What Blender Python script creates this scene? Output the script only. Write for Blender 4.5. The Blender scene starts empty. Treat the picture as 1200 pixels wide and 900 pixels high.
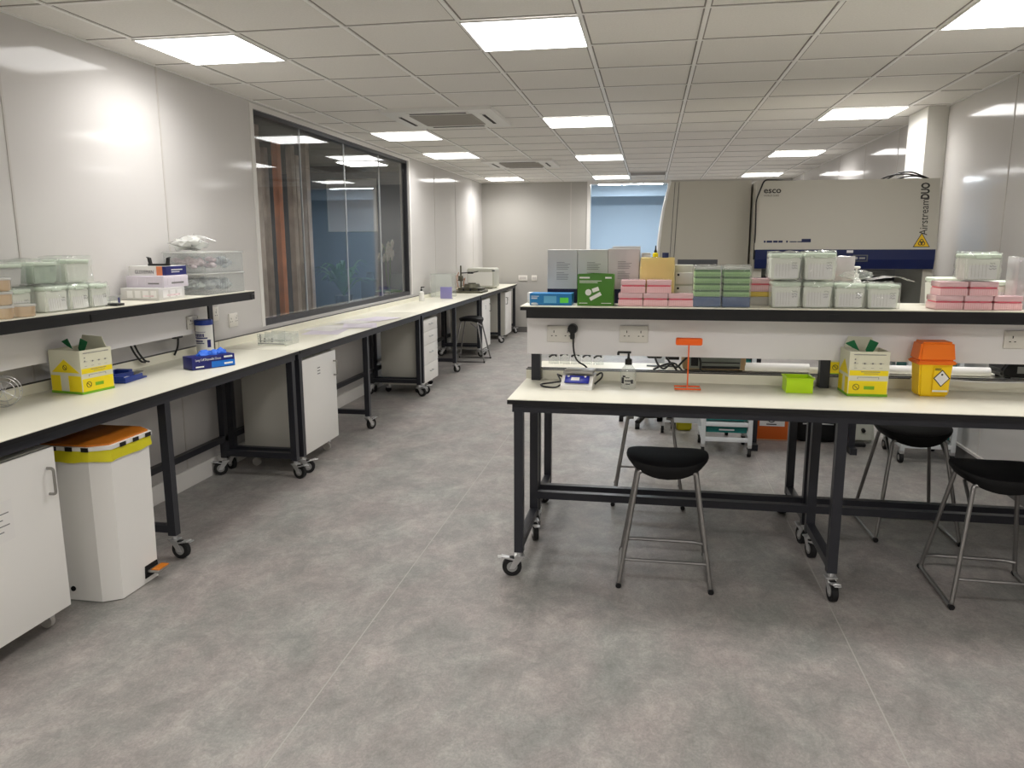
LAMP_W = 15; DIFF_STR = 6; EXPOSURE = 0
import bpy, bmesh, math, random
from mathutils import Vector, Matrix, noise
random.seed(7)
PI = math.pi
SC = bpy.context.scene
COL = SC.collection

# ------------------------------------------------------------------ materials
def mat(name, col, rough=.5, metal=0, spec=.5, emit=None, estr=0, alpha=1, trans=0, var=0, vscale=8, bump=0, bscale=60, coat=0, ior=1.45):
    m = bpy.data.materials.new(name); m.use_nodes = True
    nt = m.node_tree; b = nt.nodes['Principled BSDF']
    b.inputs['Base Color'].default_value = (*col, 1)
    b.inputs['Roughness'].default_value = rough
    b.inputs['Metallic'].default_value = metal
    b.inputs['Specular IOR Level'].default_value = spec
    b.inputs['IOR'].default_value = ior
    b.inputs['Alpha'].default_value = alpha
    b.inputs['Transmission Weight'].default_value = trans
    b.inputs['Coat Weight'].default_value = coat
    if emit:
        b.inputs['Emission Color'].default_value = (*emit, 1)
        b.inputs['Emission Strength'].default_value = estr
    if var or bump:
        tc = nt.nodes.new('ShaderNodeTexCoord')
    if var:
        n = nt.nodes.new('ShaderNodeTexNoise'); n.inputs['Scale'].default_value = vscale; n.inputs['Detail'].default_value = 5
        r = nt.nodes.new('ShaderNodeValToRGB')
        r.color_ramp.elements[0].position = .3; r.color_ramp.elements[1].position = .7
        r.color_ramp.elements[0].color = (*[max(0, c*(1-var)) for c in col], 1)
        r.color_ramp.elements[1].color = (*[min(1, c*(1+var)) for c in col], 1)
        nt.links.new(tc.outputs['Object'], n.inputs['Vector']); nt.links.new(n.outputs['Fac'], r.inputs['Fac'])
        nt.links.new(r.outputs['Color'], b.inputs['Base Color'])
    if bump:
        n2 = nt.nodes.new('ShaderNodeTexNoise'); n2.inputs['Scale'].default_value = bscale; n2.inputs['Detail'].default_value = 4
        bp = nt.nodes.new('ShaderNodeBump'); bp.inputs['Strength'].default_value = bump; bp.inputs['Distance'].default_value = .004
        nt.links.new(tc.outputs['Object'], n2.inputs['Vector']); nt.links.new(n2.outputs['Fac'], bp.inputs['Height'])
        nt.links.new(bp.outputs['Normal'], b.inputs['Normal'])
    return m

def srgb(r, g, b):
    f = lambda c: (c/255/12.92) if c/255 <= .04045 else ((c/255+.055)/1.055)**2.4
    return (f(r), f(g), f(b))

def both_sides_fresnel(nt, ior):
    fr = nt.nodes.new('ShaderNodeFresnel'); g = nt.nodes.new('ShaderNodeNewGeometry'); mr = nt.nodes.new('ShaderNodeMapRange')
    mr.inputs[3].default_value = ior; mr.inputs[4].default_value = 1/ior
    nt.links.new(g.outputs['Backfacing'], mr.inputs[0]); nt.links.new(mr.outputs[0], fr.inputs['IOR'])
    return fr

def film(name, col, clear, rough=.25):
    """thin see-through plastic: part clear, part milky, with a gloss coat"""
    m = bpy.data.materials.new(name); m.use_nodes = True
    nt = m.node_tree; nt.nodes.clear()
    out = nt.nodes.new('ShaderNodeOutputMaterial')
    p = nt.nodes.new('ShaderNodeBsdfPrincipled'); p.inputs['Base Color'].default_value = (*col, 1); p.inputs['Roughness'].default_value = rough
    t = nt.nodes.new('ShaderNodeBsdfTransparent'); t.inputs['Color'].default_value = (.97, .98, .97, 1)
    g = nt.nodes.new('ShaderNodeBsdfGlossy'); g.inputs['Roughness'].default_value = .08
    fr = both_sides_fresnel(nt, 1.45)
    a = nt.nodes.new('ShaderNodeMixShader'); a.inputs[0].default_value = clear
    b = nt.nodes.new('ShaderNodeMixShader')
    nt.links.new(p.outputs[0], a.inputs[1]); nt.links.new(t.outputs[0], a.inputs[2])
    nt.links.new(fr.outputs[0], b.inputs[0]); nt.links.new(a.outputs[0], b.inputs[1]); nt.links.new(g.outputs[0], b.inputs[2])
    nt.links.new(b.outputs[0], out.inputs['Surface'])
    return m

def floor_mat():
    m = bpy.data.materials.new('vinyl_floor'); m.use_nodes = True
    nt = m.node_tree; b = nt.nodes['Principled BSDF']; L = nt.links.new
    tc = nt.nodes.new('ShaderNodeTexCoord')
    mp = nt.nodes.new('ShaderNodeMapping'); mp.inputs['Scale'].default_value = (1.0, .75, 1)
    L(tc.outputs['Object'], mp.inputs['Vector'])
    def nz(sc, det, rg=.6, d=0):
        n = nt.nodes.new('ShaderNodeTexNoise'); n.inputs['Scale'].default_value = sc; n.inputs['Detail'].default_value = det
        n.inputs['Roughness'].default_value = rg; n.inputs['Distortion'].default_value = d
        L(mp.outputs['Vector'], n.inputs['Vector']); return n
    n1 = nz(4.2, 10, .74, .4); n2 = nz(20, 10, .82, .9); n3 = nz(2.6, 6, .65, .4); n4 = nz(110, 5, .8)
    r1 = nt.nodes.new('ShaderNodeValToRGB'); e = r1.color_ramp.elements
    e[0].position = .36; e[0].color = (*srgb(134, 132, 128), 1)
    e[1].position = .66; e[1].color = (*srgb(168, 163, 158), 1)
    x = r1.color_ramp.elements.new(.52); x.color = (*srgb(151, 147, 143), 1)
    L(n1.outputs['Fac'], r1.inputs['Fac'])
    r2 = nt.nodes.new('ShaderNodeValToRGB'); e = r2.color_ramp.elements
    e[0].position = .42; e[0].color = (.83, .84, .84, 1); e[1].position = .60; e[1].color = (1.11, 1.10, 1.10, 1)
    L(n2.outputs['Fac'], r2.inputs['Fac'])
    mx = nt.nodes.new('ShaderNodeMixRGB'); mx.blend_type = 'MULTIPLY'; mx.inputs[0].default_value = .85
    L(r1.outputs['Color'], mx.inputs[1]); L(r2.outputs['Color'], mx.inputs[2])
    r3 = nt.nodes.new('ShaderNodeValToRGB'); e = r3.color_ramp.elements
    e[0].position = .35; e[0].color = (.96, 1.0, .985, 1); e[1].position = .62; e[1].color = (1.04, .985, .985, 1)
    L(n3.outputs['Fac'], r3.inputs['Fac'])
    m2 = nt.nodes.new('ShaderNodeMixRGB'); m2.blend_type = 'MULTIPLY'; m2.inputs[0].default_value = 1
    L(mx.outputs[0], m2.inputs[1]); L(r3.outputs['Color'], m2.inputs[2])
    r4 = nt.nodes.new('ShaderNodeValToRGB'); e = r4.color_ramp.elements
    e[0].position = .35; e[0].color = (.84, .84, .84, 1); e[1].position = .65; e[1].color = (1.12, 1.12, 1.12, 1)
    L(n4.outputs['Fac'], r4.inputs['Fac'])
    m3 = nt.nodes.new('ShaderNodeMixRGB'); m3.blend_type = 'MULTIPLY'; m3.inputs[0].default_value = 1
    L(m2.outputs[0], m3.inputs[1]); L(r4.outputs['Color'], m3.inputs[2])
    L(m3.outputs[0], b.inputs['Base Color'])
    rr = nt.nodes.new('ShaderNodeMapRange'); rr.inputs[3].default_value = .38; rr.inputs[4].default_value = .55
    L(n2.outputs['Fac'], rr.inputs[0]); L(rr.outputs[0], b.inputs['Roughness'])
    b.inputs['Specular IOR Level'].default_value = .4
    bp = nt.nodes.new('ShaderNodeBump'); bp.inputs['Strength'].default_value = .08; bp.inputs['Distance'].default_value = .002
    L(n4.outputs['Fac'], bp.inputs['Height']); L(bp.outputs['Normal'], b.inputs['Normal'])
    return m

def glass_mat(name, tint, ior=1.5):
    m = bpy.data.materials.new(name); m.use_nodes = True
    nt = m.node_tree; nt.nodes.clear()
    out = nt.nodes.new('ShaderNodeOutputMaterial')
    t = nt.nodes.new('ShaderNodeBsdfTransparent'); t.inputs['Color'].default_value = (*tint, 1)
    g = nt.nodes.new('ShaderNodeBsdfGlossy'); g.inputs['Roughness'].default_value = .0
    fr = both_sides_fresnel(nt, ior)
    a = nt.nodes.new('ShaderNodeMixShader')
    nt.links.new(fr.outputs[0], a.inputs[0]); nt.links.new(t.outputs[0], a.inputs[1]); nt.links.new(g.outputs[0], a.inputs[2])
    nt.links.new(a.outputs[0], out.inputs['Surface'])
    return m

M = {}
M['wall'] = mat('gloss_wall_panel', srgb(212, 209, 206), .085, spec=.5, var=.012, vscale=1.2)
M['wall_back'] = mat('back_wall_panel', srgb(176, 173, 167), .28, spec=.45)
M['column'] = mat('column_white', srgb(228, 226, 220), .4)
M['joint'] = mat('panel_joint', srgb(196, 191, 185), .35)
M['white_trim'] = mat('white_trim', srgb(226, 223, 218), .35)
M['tile'] = mat('ceiling_tile', srgb(236, 233, 227), .9, spec=.1, var=.03, vscale=90, bump=.15, bscale=300)
M['tbar'] = mat('ceiling_tbar', srgb(246, 244, 240), .35)
M['shadow_gap'] = mat('tile_edge_shade', srgb(150, 145, 138), .8)  # shade in the gap beside each tile, painted as a darker strip
M['floor'] = floor_mat()
M['seam'] = mat('floor_seam', srgb(168, 164, 158), .6)
M['skirt'] = mat('grey_skirting', srgb(96, 94, 92), .5)
M['light'] = mat('lit_diffuser', (1, 1, 1), .5, emit=(1.0, .98, .96), estr=DIFF_STR)
M['top'] = mat('cream_laminate', srgb(232, 229, 212), .32, spec=.4, var=.012, vscale=5)
M['edge'] = mat('black_edging', srgb(22, 22, 24), .4)
M['frame'] = mat('dark_frame', srgb(40, 41, 47), .38, spec=.5)
M['panel'] = mat('white_board', srgb(240, 237, 237), .2)
M['socket'] = mat('socket_white', srgb(226, 222, 214), .3)
M['black'] = mat('black_plastic', srgb(18, 18, 20), .4)
M['rubber'] = mat('black_rubber', srgb(24, 24, 25), .75)
M['hole'] = mat('dark_hole', srgb(10, 10, 10), .9)
M['chrome'] = mat('zinc_steel', srgb(206, 206, 206), .28, metal=.75)
M['tube'] = mat('grey_steel_tube', srgb(150, 148, 146), .3, metal=.85)
M['hub'] = mat('grey_hub', srgb(150, 150, 148), .45)
M['wheelwhite'] = mat('pale_wheel', srgb(190, 186, 180), .5)
M['cab'] = mat('cabinet_white', srgb(238, 236, 231), .38, var=.01, vscale=3)
M['cabin'] = mat('cabinet_side', srgb(214, 211, 200), .45)
M['bin'] = mat('bin_white', srgb(240, 238, 233), .35)
M['fabric'] = mat('black_seat', srgb(15, 15, 16), .62, spec=.35, bump=.1, bscale=400)
M['white'] = mat('white_plastic', srgb(232, 231, 226), .35)
M['paper'] = mat('white_paper', srgb(236, 234, 230), .8, spec=.1)
M['lilac'] = mat('lilac_paper', srgb(224, 217, 226), .8, spec=.1)
M['ink'] = mat('dark_ink', srgb(48, 48, 52), .7)
M['greyink'] = mat('grey_ink', srgb(128, 126, 126), .7)
M['whiteink'] = mat('white_ink', srgb(238, 238, 232), .6)
M['steel'] = mat('brushed_steel', srgb(160, 158, 152), .35, metal=.8)
M['yellow'] = mat('clinical_yellow', srgb(246, 222, 20), .5)
M['sharpsyel'] = mat('sharps_yellow', srgb(250, 208, 10), .35)
M['card'] = mat('pale_card', srgb(224, 222, 200), .7)
M['cardin'] = mat('grey_board', srgb(172, 164, 140), .8)
M['green'] = mat('flap_green', srgb(16, 110, 62), .55)
M['limegreen'] = mat('base_green', srgb(120, 180, 30), .5)
M['orange'] = mat('sharps_orange', srgb(250, 124, 16), .4)
M['vorange'] = mat('vivid_orange', srgb(255, 106, 24), .4)
M['binorange'] = mat('lid_orange', srgb(206, 120, 30), .35, var=.12, vscale=4)
M['bag_yellow'] = mat('yellow_liner', srgb(222, 212, 32), .35, bump=.4, bscale=30)
M['tapeblk'] = mat('black_tape', srgb(24, 24, 22), .5)
M['blue'] = mat('lid_blue', srgb(28, 56, 140), .4)
M['gloveblue'] = mat('glove_blue', srgb(50, 110, 220), .55)
M['navybox'] = mat('navy_box', srgb(28, 34, 110), .4, var=.2, vscale=6)
M['skyblue'] = mat('bright_blue_box', srgb(20, 110, 205), .4)
M['kitgrey'] = mat('kit_box_grey', srgb(203, 202, 200), .5)
M['kitpink'] = mat('kit_box_warm', srgb(204, 197, 198), .5)
M['kitnavy'] = mat('kit_navy_band', srgb(24, 26, 62), .45)
M['kittop'] = mat('kit_box_top', srgb(214, 212, 210), .5)
M['cyanbox'] = mat('blue_teal_box', srgb(30, 118, 176), .45)
M['cyanpale'] = mat('pale_blue_print', srgb(96, 166, 204), .5)
M['brightgreen'] = mat('green_sticker', srgb(96, 212, 70), .5)
M['boxgreen'] = mat('carton_green', srgb(74, 130, 42), .45)
M['pink'] = mat('pink_plastic', srgb(246, 204, 206), .35)
M['pinkrib'] = mat('pink_rib', srgb(238, 172, 180), .4)
M['pinkdark'] = mat('pink_rack', srgb(226, 104, 120), .4)
M['pinklid'] = film('pink_clear_lid', srgb(250, 210, 214), .2)
M['tipwhite'] = mat('tip_box_white', srgb(240, 241, 232), .4)
M['tipgreen'] = mat('tip_lid_green', srgb(222, 234, 216), .4)
M['label'] = mat('label_paper', srgb(238, 236, 236), .6)
M['rackgreen'] = mat('rack_green', srgb(150, 194, 126), .45)
M['rackdark'] = mat('rack_gap_green', srgb(66, 112, 58), .6)
M['rackblue'] = mat('rack_blue', srgb(52, 84, 138), .4)
M['yellowtip'] = mat('yellow_tips', srgb(238, 206, 98), .45)
M['wrap'] = film('clear_wrap', srgb(240, 244, 238), .86, .3)
M['wrapmilk'] = film('milky_bag', srgb(236, 236, 232), .5, .3)
M['wrapyel'] = film('yellowish_bag', srgb(246, 226, 150), .35, .3)
M['clearbox'] = film('clear_box', srgb(240, 243, 248), .88, .15)
M['bluebits'] = mat('blue_contents', srgb(222, 228, 244), .6, var=.3, vscale=30)
M['redbits'] = mat('rose_contents', srgb(240, 214, 219), .6, var=.25, vscale=28)
M['amber'] = film('amber_tub', srgb(238, 206, 166), .5, .15)
M['mint'] = mat('mint_contents', srgb(178, 192, 176), .6, var=.15, vscale=25)
M['acrylic'] = film('acrylic', srgb(240, 242, 240), .86, .05)
M['lavender'] = film('lavender_plastic', srgb(140, 134, 190), .15, .3)
M['gel'] = film('gel_bottle', srgb(236, 238, 234), .76, .1)
M['bsc'] = mat('bsc_enamel', srgb(190, 186, 174), .42)
M['bscnavy'] = mat('bsc_navy', srgb(16, 30, 78), .35)
M['bscsilver'] = mat('bsc_dark_grey', srgb(86, 88, 92), .4)
M['bsctext'] = mat('bsc_text', srgb(52, 50, 48), .6)
M['warn'] = mat('warning_yellow', srgb(232, 190, 24), .5)
M['glass'] = glass_mat('window_glass', (.93, .945, .95))
M['sash'] = glass_mat('sash_glass', (.86, .88, .88))
M['trolley'] = mat('trolley_white', srgb(214, 218, 220), .4)
M['teal'] = mat('teal_drawer', srgb(24, 124, 120), .45)
M['lime'] = mat('lime_tray', srgb(190, 232, 20), .4)
M['device'] = mat('device_beige', srgb(158, 132, 96), .5)
M['devgrey'] = mat('device_grey', srgb(124, 128, 122), .5)
M['scalewhite'] = mat('scale_body', srgb(226, 224, 216), .35)
M['screenblue'] = mat('blue_panel', srgb(20, 34, 150), .3)
M['orangebox'] = mat('orange_carton', srgb(206, 96, 28), .55)
M['timber'] = mat('timber_slat', srgb(186, 168, 154), .6, var=.25, vscale=6)
M['timberwarm'] = mat('lit_timber_and_stripe', srgb(232, 140, 92), .55, var=.2, vscale=6)  # orange light on one post, put into its colour; also a carton stripe
M['officewall'] = mat('office_wall', srgb(120, 122, 130), .7)
M['officeblue'] = mat('office_blue_wall', srgb(98, 110, 128), .7)
M['officefloor'] = mat('office_carpet', srgb(84, 84, 88), .95)
M['officeceil'] = mat('office_ceiling', srgb(96, 94, 92), .9)
M['light_far'] = mat('lit_diffuser_far', (1, 1, 1), .5, emit=(1.0, .98, .96), estr=DIFF_STR)  # far row; lamp power tuned to brighten that end of the room
M['light_mid'] = mat('lit_diffuser_mid', (1, 1, 1), .5, emit=(1.0, .98, .96), estr=DIFF_STR)  # middle rows; lamp power trimmed to balance the room's brightness
M['officelight'] = mat('office_lamp', (1, 1, 1), .5, emit=(1.0, .97, .92), estr=14.0)
M['annex'] = mat('annex_blue_wall', srgb(186, 202, 216), .8)
M['annexlight'] = mat('annex_fill_glow', (1, 1, 1), .5, emit=(.84, .93, 1.0), estr=62.0)  # glow of the light added in the blue room
M['leaf'] = mat('leaf_green', srgb(52, 120, 56), .45, var=.3, vscale=12)
M['petal'] = mat('orchid_petal', srgb(250, 249, 242), .5)
M['darkfurn'] = mat('dark_desk', srgb(40, 44, 60), .5)
M['grille'] = mat('grille_grey', srgb(176, 171, 163), .6)
M['slot'] = mat('vent_slot', srgb(40, 38, 36), .7)
M['machine'] = mat('machine_grey', srgb(196, 196, 184), .4)
M['oldmetal'] = mat('olive_metal', srgb(92, 90, 76), .4, metal=.5)
M['coppery'] = mat('copper_tube', srgb(176, 120, 84), .4)

# ------------------------------------------------------------------ mesh builder
class MB:
    def __init__(s, T=None):
        s.bm = bmesh.new(); s.T = T or Matrix.Identity(4); s.mi = 0
    def m(s, i): s.mi = i; return s
    def _fin(s, verts, smooth=False):
        fs = set()
        for v in verts:
            for f in v.link_faces: fs.add(f)
        for f in fs: f.material_index = s.mi; f.smooth = smooth
        bmesh.ops.transform(s.bm, matrix=s.T, verts=list(verts))
        return s
    def box(s, x0, x1, y0, y1, z0, z1, bev=0, seg=2, R=None, taper=1.0):
        r = bmesh.ops.create_cube(s.bm, size=1); vs = r['verts']
        sx, sy, sz = x1-x0, y1-y0, z1-z0
        for v in vs:
            k = taper if v.co.z < 0 else 1
            v.co = Vector((v.co.x*sx*k, v.co.y*sy*k, v.co.z*sz))
        if bev:
            es = list({e for v in vs for e in v.link_edges})
            g = bmesh.ops.bevel(s.bm, geom=es, offset=bev, segments=seg, affect='EDGES', profile=.5)
            vs = list({v for f in g['faces'] for v in f.verts} | {v for v in vs if v.is_valid})
        mt = Matrix.Translation(((x0+x1)/2, (y0+y1)/2, (z0+z1)/2))
        if R is not None: mt = mt @ R
        bmesh.ops.transform(s.bm, matrix=mt, verts=vs)
        return s._fin(vs, bool(bev))
    def cyl(s, p0, p1, r, r1=None, n=16, smooth=True):
        p0 = Vector(p0); p1 = Vector(p1); d = p1-p0
        g = bmesh.ops.create_cone(s.bm, cap_ends=True, segments=n, radius1=r, radius2=r if r1 is None else r1, depth=d.length)
        mt = Matrix.Translation((p0+p1)/2) @ d.to_track_quat('Z', 'Y').to_matrix().to_4x4()
        bmesh.ops.transform(s.bm, matrix=mt, verts=g['verts'])
        return s._fin(g['verts'], smooth)
    def tube(s, pts, r, n=8, closed=False, fillet=0):
        P = [Vector(p) for p in pts]
        if fillet:
            Q = []; N = len(P)
            for i, p in enumerate(P):
                if not closed and i in (0, N-1): Q.append(p); continue
                a = P[i-1]; b = P[(i+1) % N]
                da = (a-p); db = (b-p); f = min(fillet, da.length*.45, db.length*.45)
                A = p+da.normalized()*f; B = p+db.normalized()*f
                for k in range(6):
                    t = k/5; Q.append((1-t)**2*A+2*t*(1-t)*p+t*t*B)
            P = Q
        N = len(P); rings = []
        up = Vector((0, 0, 1))
        prev = None
        for i in range(N):
            if closed: d = P[(i+1) % N]-P[i-1]
            elif i == 0: d = P[1]-P[0]
            elif i == N-1: d = P[-1]-P[-2]
            else: d = (P[i+1]-P[i]).normalized()+(P[i]-P[i-1]).normalized()
            d = d.normalized() if d.length > 1e-9 else Vector((0, 0, 1))
            if prev is None:
                u = d.cross(up)
                if u.length < .05: u = d.cross(Vector((1, 0, 0)))
                u.normalize()
            else:
                u = prev - d*prev.dot(d)
                if u.length < 1e-6: u = d.orthogonal()
                u.normalize()
            prev = u; w = d.cross(u)
            rings.append([s.bm.verts.new(P[i]+r*(math.cos(2*PI*k/n)*u+math.sin(2*PI*k/n)*w)) for k in range(n)])
        vs = [v for q in rings for v in q]
        for i in range(N if closed else N-1):
            a = rings[i]; b = rings[(i+1) % N]
            for k in range(n): s.bm.faces.new((a[k], a[(k+1) % n], b[(k+1) % n], b[k]))
        if not closed:
            s.bm.faces.new(list(reversed(rings[0]))); s.bm.faces.new(rings[-1])
        return s._fin(vs, True)
    def lathe(s, prof, c=(0, 0, 0), n=24):
        c = Vector(c); rings = []
        for (r, z) in prof:
            rings.append([s.bm.verts.new(c+Vector((r*math.cos(2*PI*k/n), r*math.sin(2*PI*k/n), z))) for k in range(n)])
        for a, b in zip(rings, rings[1:]):
            for k in range(n): s.bm.faces.new((a[k], a[(k+1) % n], b[(k+1) % n], b[k]))
        s.bm.faces.new(list(reversed(rings[0]))); s.bm.faces.new(rings[-1])
        return s._fin([v for q in rings for v in q], True)
    def prism(s, poly, axis, a, b):
        """extrude a 2D polygon; axis x: (y,z), y: (x,z), z: (x,y)"""
        def P(p, t):
            return {'x': (t, p[0], p[1]), 'y': (p[0], t, p[1]), 'z': (p[0], p[1], t)}[axis]
        A = [s.bm.verts.new(P(p, a)) for p in poly]; B = [s.bm.verts.new(P(p, b)) for p in poly]
        n = len(poly)
        fs = [s.bm.faces.new(A), s.bm.faces.new(list(reversed(B)))]
        for k in range(n): fs.append(s.bm.faces.new((A[k], B[k], B[(k+1) % n], A[(k+1) % n])))
        bmesh.ops.recalc_face_normals(s.bm, faces=fs)
        return s._fin(A+B)
    def grid(s, fn, nu, nv, smooth=True):
        V = [[s.bm.verts.new(fn(i/nu, j/nv)) for j in range(nv+1)] for i in range(nu+1)]
        for i in range(nu):
            for j in range(nv): s.bm.faces.new((V[i][j], V[i+1][j], V[i+1][j+1], V[i][j+1]))
        return s._fin([v for r in V for v in r], smooth)
    def blob(s, c, rx, ry, rz, sub=2, amp=0, fr=10, seed=0):
        g = bmesh.ops.create_icosphere(s.bm, subdivisions=sub, radius=1)
        for v in g['verts']:
            k = 1+amp*noise.noise(v.co*fr*.3+Vector((seed, seed*.7, 0)))
            v.co = Vector((v.co.x*rx*k+c[0], v.co.y*ry*k+c[1], v.co.z*rz*k+c[2]))
        return s._fin(g['verts'], True)
    def crumple(s, x0, x1, y0, y1, z0, z1, amp=.006, n=7, seed=0, fr=28, open_bottom=True):
        """wrinkled plastic skin round a box"""
        cache = {}; new = []
        def vert(a, b_, c):
            k = (round(a, 4), round(b_, 4), round(c, 4))
            if k not in cache:
                p = Vector((x0+(x1-x0)*a, y0+(y1-y0)*b_, z0+(z1-z0)*c))
                q = p*fr+Vector((seed*3.1, seed*1.7, seed))
                off = Vector((noise.noise(q)*.4, noise.noise(q+Vector((9, 0, 0))), noise.noise(q+Vector((0, 9, 0)))))*amp
                e_ = [min(t, 1-t) for t in (a, b_, c)]          # round the corners a little
                kk = sum(1 for t in e_ if t < .01)
                if kk > 1: p = p.lerp(Vector(((x0+x1)/2, (y0+y1)/2, p.z)), .05)
                if c < .02: off.z = abs(off.z)*.3
                v = s.bm.verts.new(p+off); cache[k] = v; new.append(v)
            return cache[k]
        N = n
        F = {0: lambda u, v: (v, u, 0)}
        F[1] = lambda u, v: (u, v, 1); F[2] = lambda u, v: (0, v, u); F[3] = lambda u, v: (1, u, v); F[4] = lambda u, v: (u, 0, v); F[5] = lambda u, v: (v, 1, u)
        F = F.values()
        for fn in F:
            for i in range(N):
                for j in range(N):
                    qd = [vert(*fn(*t)) for t in ((i/N, j/N), ((i+1)/N, j/N), ((i+1)/N, (j+1)/N), (i/N, (j+1)/N))]
                    s.bm.faces.new(qd)
        return s._fin(new, True)
    def build(s, name, mats, parent=None, loc=None, rotz=0, sharp=38):
        me = bpy.data.meshes.new(name); s.bm.normal_update(); s.bm.to_mesh(me); s.bm.free()
        if not isinstance(mats, (list, tuple)): mats = [mats]
        for m_ in mats: me.materials.append(M[m_] if isinstance(m_, str) else m_)
        if any(p.use_smooth for p in me.polygons): me.set_sharp_from_angle(angle=math.radians(sharp))
        o = bpy.data.objects.new(name, me); COL.objects.link(o)
        if parent: o.parent = parent
        if loc is not None: o.location = loc
        o.rotation_euler.z = rotz
        return o

def tag(o, label=None, cat=None, group=None, kind=None):
    if label: o['label'] = label
    if cat: o['category'] = cat
    if group: o['group'] = group
    if kind: o['kind'] = kind
    return o
def thing(name, label, cat, loc=(0, 0, 0), rotz=0, group=None):
    o = bpy.data.objects.new(name, None); COL.objects.link(o); o.empty_display_size = .05
    o.location = loc; o.rotation_euler.z = rotz
    return tag(o, label, cat, group)
def struct(o): o['kind'] = 'structure'; return o
def copy_tree(o, parent=None):
    c = o.copy(); COL.objects.link(c)
    if parent: c.parent = parent; c.matrix_parent_inverse = o.matrix_parent_inverse
    for ch in list(o.children): copy_tree(ch, c)
    return c
def dup(o, label, loc, rotz=None, group=None):
    c = copy_tree(o); c.location = loc
    if rotz is not None: c.rotation_euler.z = rotz
    c['label'] = label
    if group: c['group'] = group
    return c
def text(body, size, m_, parent, loc, rot=(PI/2, 0, 0), name='lettering', align='LEFT', sx=1.0, bold=0.0):
    cu = bpy.data.curves.new(name, 'FONT'); cu.body = body; cu.size = size; cu.align_x = align; cu.extrude = .0004
    cu.offset = bold; cu.resolution_u = 3
    t = bpy.data.objects.new('tmp', cu); COL.objects.link(t)
    dg = bpy.context.evaluated_depsgraph_get(); dg.update()
    me = bpy.data.meshes.new_from_object(t.evaluated_get(dg)); me.name = name
    bpy.data.objects.remove(t); bpy.data.curves.remove(cu)
    me.materials.clear(); me.materials.append(M[m_])
    o = bpy.data.objects.new(name, me); COL.objects.link(o); o.parent = parent
    o.location = loc; o.rotation_euler = rot; o.scale.x = sx
    return o
RZ = lambda a: Matrix.Rotation(a, 4, 'Z')
RX = lambda a: Matrix.Rotation(a, 4, 'X')
RY = lambda a: Matrix.Rotation(a, 4, 'Y')
TR = lambda x, y, z: Matrix.Translation((x, y, z))
# ------------------------------------------------------------------ the room
CE = 2.712; XL = -3.05; XR = 2.35; YB = 14.1; YF = -3.2
WY0, WY1, WZ0, WZ1 = 5.76, 9.70, .972, 2.655          # window opening in the left wall
DX0, DX1, DZ = -1.07, .27, 2.66                        # doorway in the back wall
COLX, COLY0, COLY1 = 2.19, 7.02, 7.50                  # boxed column on the right wall

b = MB(); b.box(XL-.12, XR+.12, YF-.12, YB+.12, -.1, 0)
struct(b.build('floor', 'floor'))
b = MB()
for x in (-1.15, .85): b.box(x-.0025, x+.0025, YF, YB, 0, .0006)
struct(b.build('trim_1', 'seam'))
b = MB(); b.box(XL-.12, XR+.12, YF-.12, YB+.12, CE, CE+.1)
struct(b.build('ceiling', 'tile'))
b = MB()
for k in range(-4, 5):
    x = -.366+.6*k
    if XL < x < XR:
        b.m(0).box(x-.019, x+.019, YF, YB, CE-.001, CE)
        b.m(1).box(x-.011, x+.011, YF, YB, CE-.006, CE-.001)
r = -11
while 3.952+.6*r < YB:
    y = 3.952+.6*r
    if y > YF:
        b.m(0).box(XL, XR, y-.012, y+.008, CE-.0012, CE)
        b.m(1).box(XL, XR, y-.002, y+.012, CE-.005, CE-.0012)
    r += 1
struct(b.build('trim_2', ['shadow_gap', 'tbar']))
b = MB()
b.box(XL-.12, XL, YF, WY0, 0, CE); b.box(XL-.12, XL, WY1, YB, 0, CE)
b.box(XL-.12, XL, WY0, WY1, 0, WZ0); b.box(XL-.12, XL, WY0, WY1, WZ1, CE)
struct(b.build('wall_left', 'wall'))
b = MB(); b.box(XR, XR+.12, YF, YB, 0, CE); struct(b.build('wall_right', 'wall'))
b = MB()
b.box(XL, DX0, YB, YB+.12, 0, CE); b.box(DX1, XR, YB, YB+.12, 0, CE); b.box(DX0, DX1, YB, YB+.12, DZ, CE)
struct(b.build('wall_back', 'wall_back'))
b = MB(); b.box(XL-.12, XR+.12, YF-.12, YF, 0, CE); struct(b.build('wall_front', 'column'))
b = MB(); b.box(COLX, XR, COLY0, COLY1, 0, CE, .004); struct(b.build('wall_column', 'column'))
# panel joints
b = MB()
for y in (-1.5, -.3, .92, 2.13, 3.35, 4.57): b.box(XL, XL+.003, y-.006, y+.006, .12, CE)
for y in (10.9, 12.12, 13.34): b.box(XL, XL+.003, y-.006, y+.006, .12, CE)
struct(b.build('trim_3', 'joint'))
b = MB()
for y in (-1.5, -.3, 1.0, 2.2, 3.4, 4.6, 5.82, 8.3, 9.5, 10.72, 11.94, 13.1): b.box(XR-.003, XR, y-.006, y+.006, .12, CE)
struct(b.build('trim_4', 'joint'))
b = MB()
for x in (-1.42,): b.box(x-.006, x+.006, YB-.003, YB, .1, CE)
struct(b.build('trim_5', 'joint'))
# perimeter ceiling angle
b = MB()
b.box(XL, XL+.022, YF, YB, CE-.006, CE); b.box(XR-.022, XR, YF, YB, CE-.006, CE); b.box(XL, XR, YB-.022, YB, CE-.006, CE)
struct(b.build('trim_6', 'tbar'))
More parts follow.
